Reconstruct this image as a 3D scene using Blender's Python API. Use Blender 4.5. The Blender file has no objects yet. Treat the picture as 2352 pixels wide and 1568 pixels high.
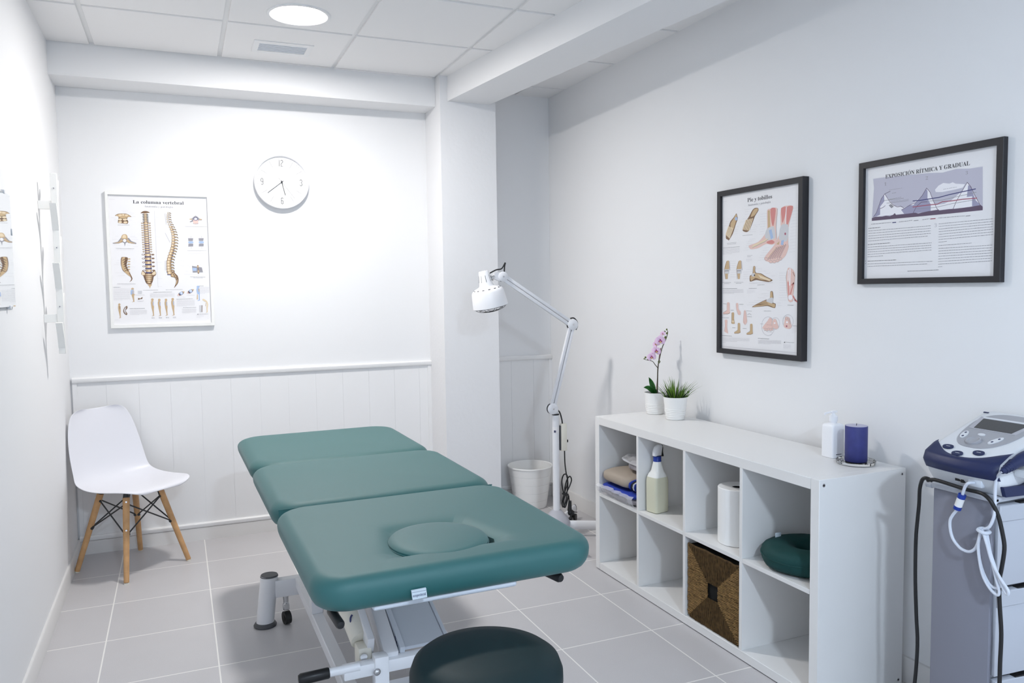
import bpy, bmesh, math, random
from mathutils import Vector, Matrix, Euler
random.seed(11)
PI = math.pi
SC = bpy.context.scene
COL = SC.collection

# ------------------------------------------------------------------ materials
def lin(h):
    h = h.lstrip('#')
    return tuple(((c / 12.92) if c <= 0.04045 else ((c + 0.055) / 1.055) ** 2.4) for c in (int(h[i:i + 2], 16) / 255 for i in (0, 2, 4))) + (1.0,)

def mat(name, color, rough=0.5, spec=0.5, metal=0.0, bump=None, noise=None, trans=0.0, ior=1.45, coat=0.0, emit=None, sheen=0.0, sss=0.0):
    m = bpy.data.materials.new(name); m.use_nodes = True
    nt = m.node_tree; N = nt.nodes; L = nt.links
    b = N['Principled BSDF']
    c = lin(color) if isinstance(color, str) else tuple(color) + (1.0,)
    b.inputs['Base Color'].default_value = c
    b.inputs['Roughness'].default_value = rough
    b.inputs['Metallic'].default_value = metal
    b.inputs['Specular IOR Level'].default_value = spec
    b.inputs['IOR'].default_value = ior
    b.inputs['Transmission Weight'].default_value = trans
    b.inputs['Coat Weight'].default_value = coat
    b.inputs['Sheen Weight'].default_value = sheen
    b.inputs['Subsurface Weight'].default_value = sss
    if emit:
        b.inputs['Emission Color'].default_value = tuple(emit[0]) + (1.0,)
        b.inputs['Emission Strength'].default_value = emit[1]
    if noise or bump:
        tc = N.new('ShaderNodeTexCoord')
    if noise:                                   # (scale, amount)
        n = N.new('ShaderNodeTexNoise'); n.inputs['Scale'].default_value = noise[0]; n.inputs['Detail'].default_value = 4
        L.new(tc.outputs['Object'], n.inputs['Vector'])
        mx = N.new('ShaderNodeMix'); mx.data_type = 'RGBA'; mx.blend_type = 'MULTIPLY'
        r = N.new('ShaderNodeMapRange'); r.inputs['From Min'].default_value = .3; r.inputs['From Max'].default_value = .7
        r.inputs['To Min'].default_value = 1 - noise[1]; r.inputs['To Max'].default_value = 1.0
        L.new(n.outputs['Fac'], r.inputs['Value'])
        mx.inputs[0].default_value = 1.0; mx.inputs[6].default_value = c
        L.new(r.outputs['Result'], mx.inputs[7]); L.new(mx.outputs[2], b.inputs['Base Color'])
    if bump:                                    # (scale, strength, distance)
        n = N.new('ShaderNodeTexNoise'); n.inputs['Scale'].default_value = bump[0]; n.inputs['Detail'].default_value = 5
        L.new(tc.outputs['Object'], n.inputs['Vector'])
        bp = N.new('ShaderNodeBump'); bp.inputs['Strength'].default_value = bump[1]; bp.inputs['Distance'].default_value = bump[2]
        L.new(n.outputs['Fac'], bp.inputs['Height']); L.new(bp.outputs['Normal'], b.inputs['Normal'])
    return m

M = {}
M['wall'] = mat('white_wall_paint', (.80, .80, .805), .75, .25, bump=(60, .12, .002))
M['plaster'] = mat('rough_white_plaster', (.78, .78, .79), .7, .3, bump=(38, .35, .004))
M['ceil'] = mat('ceiling_tile', (.84, .83, .825), .85, .2, bump=(220, .1, .001))
M['ceilgrid'] = mat('ceiling_grid_paint', (.80, .80, .80), .5, .3)
M['trim'] = mat('white_trim_gloss', (.82, .815, .81), .38, .4)
M['panelling'] = mat('white_board_panelling', (.80, .797, .797), .45, .4)
M['base'] = mat('baseboard_tile', (.72, .705, .69), .35, .4)
M['melamine'] = mat('white_melamine', (.76, .755, .745), .35, .45)
M['whiteplastic'] = mat('white_plastic', (.84, .84, .86), .32, .5)
M['chairplastic'] = mat('chair_shell_plastic', (.74, .74, .78), .38, .5)
M['ceramic'] = mat('matt_white_enamel', (.84, .835, .82), .4, .45)
M['cream'] = mat('cream_plastic', (.78, .75, .66), .45, .4)
M['offwhite'] = mat('white_painted_wood', (.82, .815, .79), .45, .4)
M['wood'] = mat('beech_wood', '#cda070', .45, .4, noise=(22, .25))
M['black'] = mat('black_plastic', (.014, .014, .015), .4, .4)
M['blackpaint'] = mat('black_frame_paint', (.022, .021, .024), .45, .4)
M['wire'] = mat('black_wire', (.03, .032, .034), .4, .5)
M['chrome'] = mat('chrome', (.75, .75, .76), .18, .5, metal=1.0)
M['steelwhite'] = mat('white_powder_coated_steel', (.76, .765, .79), .32, .5)
M['steelgrey'] = mat('blue_grey_steel', (.62, .66, .72), .35, .5)
M['greyplastic'] = mat('grey_plastic', (.42, .42, .46), .45, .4)
M['darkgrey'] = mat('dark_grey_rubber', (.085, .088, .095), .5, .4)
M['teal'] = mat('teal_upholstery', (.012, .105, .104), .58, .7, ior=1.5, sheen=.1, bump=(700, .08, .0006))
M['tealdark'] = mat('dark_teal_upholstery', (.006, .020, .023), .55, .3, bump=(700, .08, .0006))
M['tealvinyl'] = mat('teal_velour', (.005, .045, .043), .75, .35, bump=(300, .15, .001))
M['mirror'] = mat('mirror_glass', (.88, .91, .90), .02, .5, metal=1.0)
M['diffuser'] = mat('lamp_diffuser', (.9, .9, .9), .5, emit=((1.0, .97, .945), 262))
M['diffuser2'] = mat('cool_lamp_diffuser', (.9, .9, .9), .5, emit=((.71, .845, 1.0), 720))
M['dial'] = mat('clock_dial', (.86, .86, .86), .5, .3)
M['paper'] = mat('poster_paper', (.80, .79, .80), .28, .5)
M['green'] = mat('orchid_leaf', '#2c6a2a', .38, .5, noise=(30, .3))
M['grass'] = mat('grass_blade', '#6f9a2c', .5, .4, noise=(25, .75))
M['grassdark'] = mat('dark_grass_blade', '#26391f', .5, .4)
M['stem'] = mat('orchid_stem', '#4a4438', .5, .4)
M['stick'] = mat('support_stick', '#8a5a55', .6, .3)
M['petal'] = mat('pale_pink_petal', '#e3c3de', .6, .3, sheen=.2)
M['magenta'] = mat('magenta_petal_lip', '#a02874', .6, .3)
M['yellowlip'] = mat('yellow_lip', '#dcb765', .6, .3)
M['bud'] = mat('green_bud', '#5b6330', .5, .3)
M['soil'] = mat('dark_soil', (.012, .012, .012), .9, .2)
M['bluecap'] = mat('blue_plastic', '#14338f', .4, .5)
M['liquid'] = mat('yellow_green_spray_bottle', '#cfceb8', .3, .5)
M['bottle'] = mat('translucent_white_bottle', '#e6e6e2', .3, .5)
M['clearplastic'] = mat('milky_clear_plastic', (.78, .79, .82), .15, .6)
M['roll'] = mat('tissue_paper', (.84, .84, .83), .85, .2, bump=(90, .25, .002))
M['candle'] = mat('indigo_wax', '#3d417f', .55, .4, noise=(30, .2))
M['candletop'] = mat('pale_wax_top', '#b9b8cc', .5, .4)
M['glass'] = mat('clear_glass', (.96, .97, .97), .03, .5, trans=1.0, ior=1.45)
M['beige'] = mat('beige_cloth', '#a3978a', .8, .3, bump=(160, .3, .002))
M['bluecloth'] = mat('royal_blue_cloth', '#2b3f9c', .75, .3, bump=(160, .3, .002))
M['blackcloth'] = mat('black_cloth', (.02, .02, .021), .8, .3)
M['whitecloth'] = mat('white_cloth_trim', (.75, .75, .75), .8, .3)
M['film'] = mat('clear_plastic_film', (.80, .80, .83), .12, .7)
M['film'].node_tree.nodes['Principled BSDF'].inputs['Alpha'].default_value = .42
M['filmgrey'] = mat('grey_wrapped_cloth', '#a29da3', .3, .6, noise=(22, .5))
M['seagrass'] = mat('woven_seagrass', '#8c6d43', .7, .3, noise=(60, .5))
M['seagrassdark'] = mat('dark_woven_seagrass', '#5b4527', .75, .3, noise=(60, .5))
M['machinewhite'] = mat('machine_white_plastic', (.66, .68, .71), .35, .5)
M['machinegrey'] = mat('machine_grey_panel', (.34, .345, .375), .4, .45)
M['machineblue'] = mat('machine_navy_plastic', '#18234c', .45, .5)
M['columngrey'] = mat('trolley_grey_panel', (.21, .215, .26), .5, .4)
M['cartwhite'] = mat('trolley_light_grey_plastic', (.46, .48, .53), .4, .45)
M['screen'] = mat('lcd_screen', (.02, .02, .022), .08, .6)
M['label'] = mat('pale_label', (.62, .70, .76), .5, .4)
M['ink'] = mat('label_ink', '#3a3f66', .6, .3)
M['cable'] = mat('pale_cable', (.60, .64, .72), .4, .5)
M['slatgrey'] = mat('vent_cavity', (.07, .07, .09), .6, .3)
M['numeral'] = mat('clock_numeral_grey', '#4c4c50', .5, .3)

ART_COLORS = ['#3b3a40', '#8f8d93', '#bdbac0', '#c2a680', '#e0cdae', '#7a5c42', '#454d86', '#a3b8d8', '#cf8580', '#e0bfb6',
              '#3f3027', '#bcbac8', '#eceaee', '#9a98b2', '#5d4c62', '#35386e', '#a05466', '#c9c9cc']
ART_MATS = [mat('print_%d' % i, c, .28, .5) for i, c in enumerate(ART_COLORS)]
for i_, n_ in enumerate(['ink', 'grey', 'pale_grey', 'bone', 'bone_light', 'brown', 'blue', 'light_blue', 'muscle', 'skin', 'dark_brown', 'lilac', 'white', 'lilac_dark', 'plum', 'navy', 'red', 'tendon']):
    ART_MATS[i_].name = 'print_' + n_

def floor_material():
    m = bpy.data.materials.new('grey_floor_tiles'); m.use_nodes = True
    nt = m.node_tree; N = nt.nodes; L = nt.links; b = N['Principled BSDF']
    tc = N.new('ShaderNodeTexCoord'); sp = N.new('ShaderNodeSeparateXYZ'); L.new(tc.outputs['Object'], sp.inputs[0])
    def mth(op, a, bb=None, c=None):
        n = N.new('ShaderNodeMath'); n.operation = op
        for i, v in enumerate((a, bb, c)):
            if v is None: continue
            if isinstance(v, (int, float)): n.inputs[i].default_value = v
            else: L.new(v, n.inputs[i])
        return n.outputs[0]
    def dist(o, off, per):
        f = mth('FRACT', mth('DIVIDE', mth('SUBTRACT', o, off), per))
        return mth('MULTIPLY', mth('MINIMUM', f, mth('SUBTRACT', 1.0, f)), per)
    dx = dist(sp.outputs['X'], GX, TX); dy = dist(sp.outputs['Y'], GY, TY)
    d = mth('MINIMUM', dx, dy)
    nz = N.new('ShaderNodeTexNoise'); nz.inputs['Scale'].default_value = 14; L.new(tc.outputs['Object'], nz.inputs['Vector'])
    grout = mth('LESS_THAN', d, 0.0026)
    ix = mth('FLOOR', mth('DIVIDE', mth('SUBTRACT', sp.outputs['X'], GX), TX)); iy = mth('FLOOR', mth('DIVIDE', mth('SUBTRACT', sp.outputs['Y'], GY), TY))
    cb = N.new('ShaderNodeCombineXYZ'); L.new(ix, cb.inputs[0]); L.new(iy, cb.inputs[1])
    wn = N.new('ShaderNodeTexWhiteNoise'); wn.noise_dimensions = '3D'; L.new(cb.outputs[0], wn.inputs['Vector'])
    n1 = N.new('ShaderNodeTexNoise'); n1.inputs['Scale'].default_value = 420; n1.inputs['Detail'].default_value = 3; L.new(tc.outputs['Object'], n1.inputs['Vector'])
    n2 = N.new('ShaderNodeTexNoise'); n2.inputs['Scale'].default_value = 5; n2.inputs['Detail'].default_value = 3; L.new(tc.outputs['Object'], n2.inputs['Vector'])
    v = mth('ADD', mth('ADD', mth('MULTIPLY', wn.outputs['Value'], .03), mth('MULTIPLY', n1.outputs['Fac'], .30)), mth('MULTIPLY', n2.outputs['Fac'], .08))
    v = mth('ADD', v, .775)
    mul = N.new('ShaderNodeMix'); mul.data_type = 'RGBA'; mul.blend_type = 'MULTIPLY'; mul.inputs[0].default_value = 1
    mul.inputs[6].default_value = (.53, .515, .522, 1); L.new(v, mul.inputs[7])
    mx = N.new('ShaderNodeMix'); mx.data_type = 'RGBA'; L.new(grout, mx.inputs[0]); L.new(mul.outputs[2], mx.inputs[6]); mx.inputs[7].default_value = (.80, .78, .75, 1)
    L.new(mx.outputs[2], b.inputs['Base Color'])
    b.inputs['Roughness'].default_value = .42; b.inputs['Specular IOR Level'].default_value = .4
    bp = N.new('ShaderNodeBump'); bp.inputs['Strength'].default_value = .25; bp.inputs['Distance'].default_value = .001
    L.new(mth('SUBTRACT', 1.0, grout), bp.inputs['Height']); L.new(bp.outputs['Normal'], b.inputs['Normal'])
    return m
TX, TY, GX, GY = .409, .417, -2.205, .3205
M['floor'] = floor_material()

# ------------------------------------------------------------------ mesh builder
class MB:
    def __init__(s): s.bm = bmesh.new(); s.mi = 0
    def _face(s, vs):
        try:
            f = s.bm.faces.new(vs); f.material_index = s.mi; f.smooth = True; return f
        except ValueError: return None
    def verts(s, pts): return [s.bm.verts.new(p) for p in pts]
    def face(s, pts): return s._face(s.verts(pts))
    def box(s, a, b, bev=0.0, seg=2, xf=None):
        a = Vector(a); b = Vector(b)
        r = bmesh.ops.create_cube(s.bm, size=1.0)
        vs = r['verts']; c = (a + b) / 2; d = b - a
        for v in vs: v.co = Vector((v.co.x * d.x, v.co.y * d.y, v.co.z * d.z)) + c
        fs = list({f for v in vs for f in v.link_faces})
        if bev > 0:
            es = list({e for v in vs for e in v.link_edges})
            o = bmesh.ops.bevel(s.bm, geom=es, offset=bev, segments=seg, profile=.5, affect='EDGES')
            vs = list({v for f in o['faces'] for v in f.verts} | {v for v in vs if v.is_valid})
            fs = list({f for v in vs for f in v.link_faces})
        for f in fs: f.material_index = s.mi; f.smooth = True
        if xf is not None:
            for v in vs: v.co = xf @ v.co
        return vs
    def obox(s, p0, p1, w, h, bev=0.0, up=(0, 0, 1)):        # oriented bar from p0 to p1, section w (sideways) x h (along up)
        p0 = Vector(p0); p1 = Vector(p1); z = (p1 - p0); L = z.length; z.normalize()
        x = Vector(up).cross(z)
        if x.length < 1e-5: x = Vector((1, 0, 0)).cross(z)
        x.normalize(); y = z.cross(x)
        m = Matrix((x, y, z)).transposed().to_4x4(); m.translation = p0
        return s.box((-w / 2, -h / 2, 0), (w / 2, h / 2, L), bev, 2, m)
    def loops(s, loops, cap0=True, cap1=True, closed=True):
        rows = [s.verts(l) for l in loops]
        n = len(rows[0])
        for a, b in zip(rows, rows[1:]):
            for i in range(n if closed else n - 1):
                s._face([a[i], a[(i + 1) % n], b[(i + 1) % n], b[i]])
        if cap0: s._face(rows[0][::-1])
        if cap1: s._face(rows[-1])
        return rows
    def lathe(s, prof, n=32, c=(0, 0, 0), xf=None, cap0=True, cap1=True):
        c = Vector(c); L = []
        for r, z in prof:
            L.append([(lambda p: (xf @ p if xf is not None else p + c))(Vector((r * math.cos(2 * PI * i / n), r * math.sin(2 * PI * i / n), z))) for i in range(n)])
        s.loops(L, cap0, cap1)
    def cyl(s, p0, p1, r0, r1=None, n=24, caps=True, prof=None):
        p0 = Vector(p0); p1 = Vector(p1); r1 = r0 if r1 is None else r1
        z = p1 - p0; L = z.length; z.normalize()
        x = z.orthogonal().normalized(); y = z.cross(x)
        m = Matrix((x, y, z)).transposed().to_4x4(); m.translation = p0
        s.lathe(prof if prof else [(r0, 0), (r1, L)], n, xf=m, cap0=caps, cap1=caps)
    def tube(s, pts, r, n=8, sub=6, closed=False, flat=None):
        P = [Vector(p) for p in pts]
        if sub > 1 and len(P) > 2:
            Q = []; k = len(P); rng = k if closed else k - 1
            for i in range(rng):
                g = (lambda j: P[j % k]) if closed else (lambda j: P[min(max(j, 0), k - 1)])
                a, b, c_, d = g(i - 1), g(i), g(i + 1), g(i + 2)
                for j in range(sub):
                    t = j / sub
                    Q.append(.5 * ((2 * b) + (c_ - a) * t + (2 * a - 5 * b + 4 * c_ - d) * t * t + (3 * b - a - 3 * c_ + d) * t ** 3))
            if not closed: Q.append(P[-1])
            P = Q
        k = len(P); rows = []; up = None
        for i in range(k):
            t = (P[(i + 1) % k] - P[i - 1]) if closed else (P[min(i + 1, k - 1)] - P[max(i - 1, 0)])
            t.normalize()
            if up is None: up = t.orthogonal().normalized()
            up = (up - t * up.dot(t))
            if up.length < 1e-6: up = t.orthogonal()
            up.normalize(); sd = t.cross(up)
            rr = r(i / max(1, k - 1)) if callable(r) else r
            rows.append([P[i] + up * (rr * math.cos(2 * PI * j / n)) + sd * (rr * math.sin(2 * PI * j / n)) for j in range(n)])
        if closed: rows.append(rows[0])
        s.loops(rows, not closed, not closed)
    def prism(s, poly, z0, z1, f=lambda x, y, z: (x, y, z)):   # closed 2d outline extruded; f maps (x, y, z)
        s.loops([[f(x, y, z0) for x, y in poly], [f(x, y, z1) for x, y in poly]])
    def sphere(s, c, r, n=16, m=10, sc=(1, 1, 1), rot=None):
        c = Vector(c); L = []
        for j in range(m + 1):
            a = -PI / 2 + PI * j / m; a = max(min(a, PI / 2 - .02), -PI / 2 + .02)
            L.append([])
            for i in range(n):
                p = Vector((r * math.cos(a) * math.cos(2 * PI * i / n) * sc[0], r * math.cos(a) * math.sin(2 * PI * i / n) * sc[1], r * math.sin(a) * sc[2]))
                L[-1].append(c + (rot @ p if rot is not None else p))
        s.loops(L)
    def build(s, name, mats, parent=None, sharp=38, world=None, loc=None, flip=False):
        bm = s.bm
        if world is not None:
            inv = world.inverted()
            for v in bm.verts: v.co = inv @ v.co
        bmesh.ops.recalc_face_normals(bm, faces=bm.faces[:])
        me = bpy.data.meshes.new(name); bm.to_mesh(me); bm.free()
        for mm in (mats if isinstance(mats, (list, tuple)) else [mats]): me.materials.append(mm)
        me.set_sharp_from_angle(angle=math.radians(sharp))
        o = bpy.data.objects.new(name, me); COL.objects.link(o)
        if parent is not None: o.parent = parent
        if loc is not None: o.location = loc
        return o

def thing(name, label, cat, loc=(0, 0, 0), rz=0.0, group=None):
    o = bpy.data.objects.new(name, None); COL.objects.link(o); o.empty_display_size = .05
    o.location = loc; o.rotation_euler = (0, 0, rz)
    o['label'] = label; o['category'] = cat
    if group: o['group'] = group
    return o
def mw(o): return Matrix.Translation(o.location) @ o.rotation_euler.to_matrix().to_4x4()
def tag(o, label, cat, group=None):
    o['label'] = label; o['category'] = cat
    if group: o['group'] = group
    return o
def struct(name, mb, m, sharp=38):
    o = mb.build(name, m, sharp=sharp); o['kind'] = 'structure'; return o

_tc = {}
def text_mesh(txt, thin=0.0, fancy=True):
    """flat text as (verts, faces) in a unit frame: starts at x=0, baseline y=0"""
    key = (txt, thin, fancy)
    if key in _tc: return _tc[key]
    s = ''; acc = []
    base = {'í': 'i', 'ó': 'o', 'Í': 'I', 'Ó': 'O', 'á': 'a'}
    for ch in txt:
        b = base.get(ch, ch); acc.append(ch in base)
        if fancy and 'A' <= b <= 'Z': s += chr(0x1D400 + ord(b) - 65)
        elif fancy and 'a' <= b <= 'z': s += chr(0x1D41A + ord(b) - 97)
        elif fancy and '0' <= b <= '9': s += chr(0x1D7CE + ord(b) - 48)
        else: s += b
    def mk(t):
        cu = bpy.data.curves.new('t', 'FONT'); cu.body = t; cu.size = 1.0; cu.offset = thin; cu.resolution_u = 3; cu.fill_mode = 'FRONT'
        ob = bpy.data.objects.new('t', cu); COL.objects.link(ob)
        dg = bpy.context.evaluated_depsgraph_get(); ev = ob.evaluated_get(dg); me = ev.to_mesh()
        V = [(v.co.x, v.co.y) for v in me.vertices]; F = [tuple(p.vertices) for p in me.polygons]
        ev.to_mesh_clear(); bpy.data.objects.remove(ob); bpy.data.curves.remove(cu)
        return V, F
    V, F = mk(s)
    for i, a in enumerate(acc):
        if not a: continue
        lo, _ = mk(s[:i] + '.') if i else ([(0, 0)], 0); hi, _ = mk(s[:i + 1])
        x0 = max((p[0] for p in mk(s[:i])[0]), default=0) if i else 0
        x1 = max(p[0] for p in hi); cx = (x0 + x1) / 2 + .03
        y = .74 if txt[i].isupper() else .55
        k = len(V); V = V + [(cx - .05, y), (cx + .0, y), (cx + .14, y + .16), (cx + .05, y + .16)]; F = F + [(k, k + 1, k + 2, k + 3)]
    x0 = min(p[0] for p in V); V = [(p[0] - x0, p[1]) for p in V]
    _tc[key] = (V, F)
    return V, F

def add_text(mb, txt, f, w, h, thin=0.0, fancy=True, cap=.7):
    """f maps (x, y) in metres to a 3d point; the text is stretched to width w and cap height h"""
    V, F = text_mesh(txt, thin, fancy)
    mx = max(p[0] for p in V)
    vs = mb.verts([f(p[0] / mx * w, p[1] / cap * h) for p in V])
    for q in F: mb._face([vs[i] for i in q])

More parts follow.
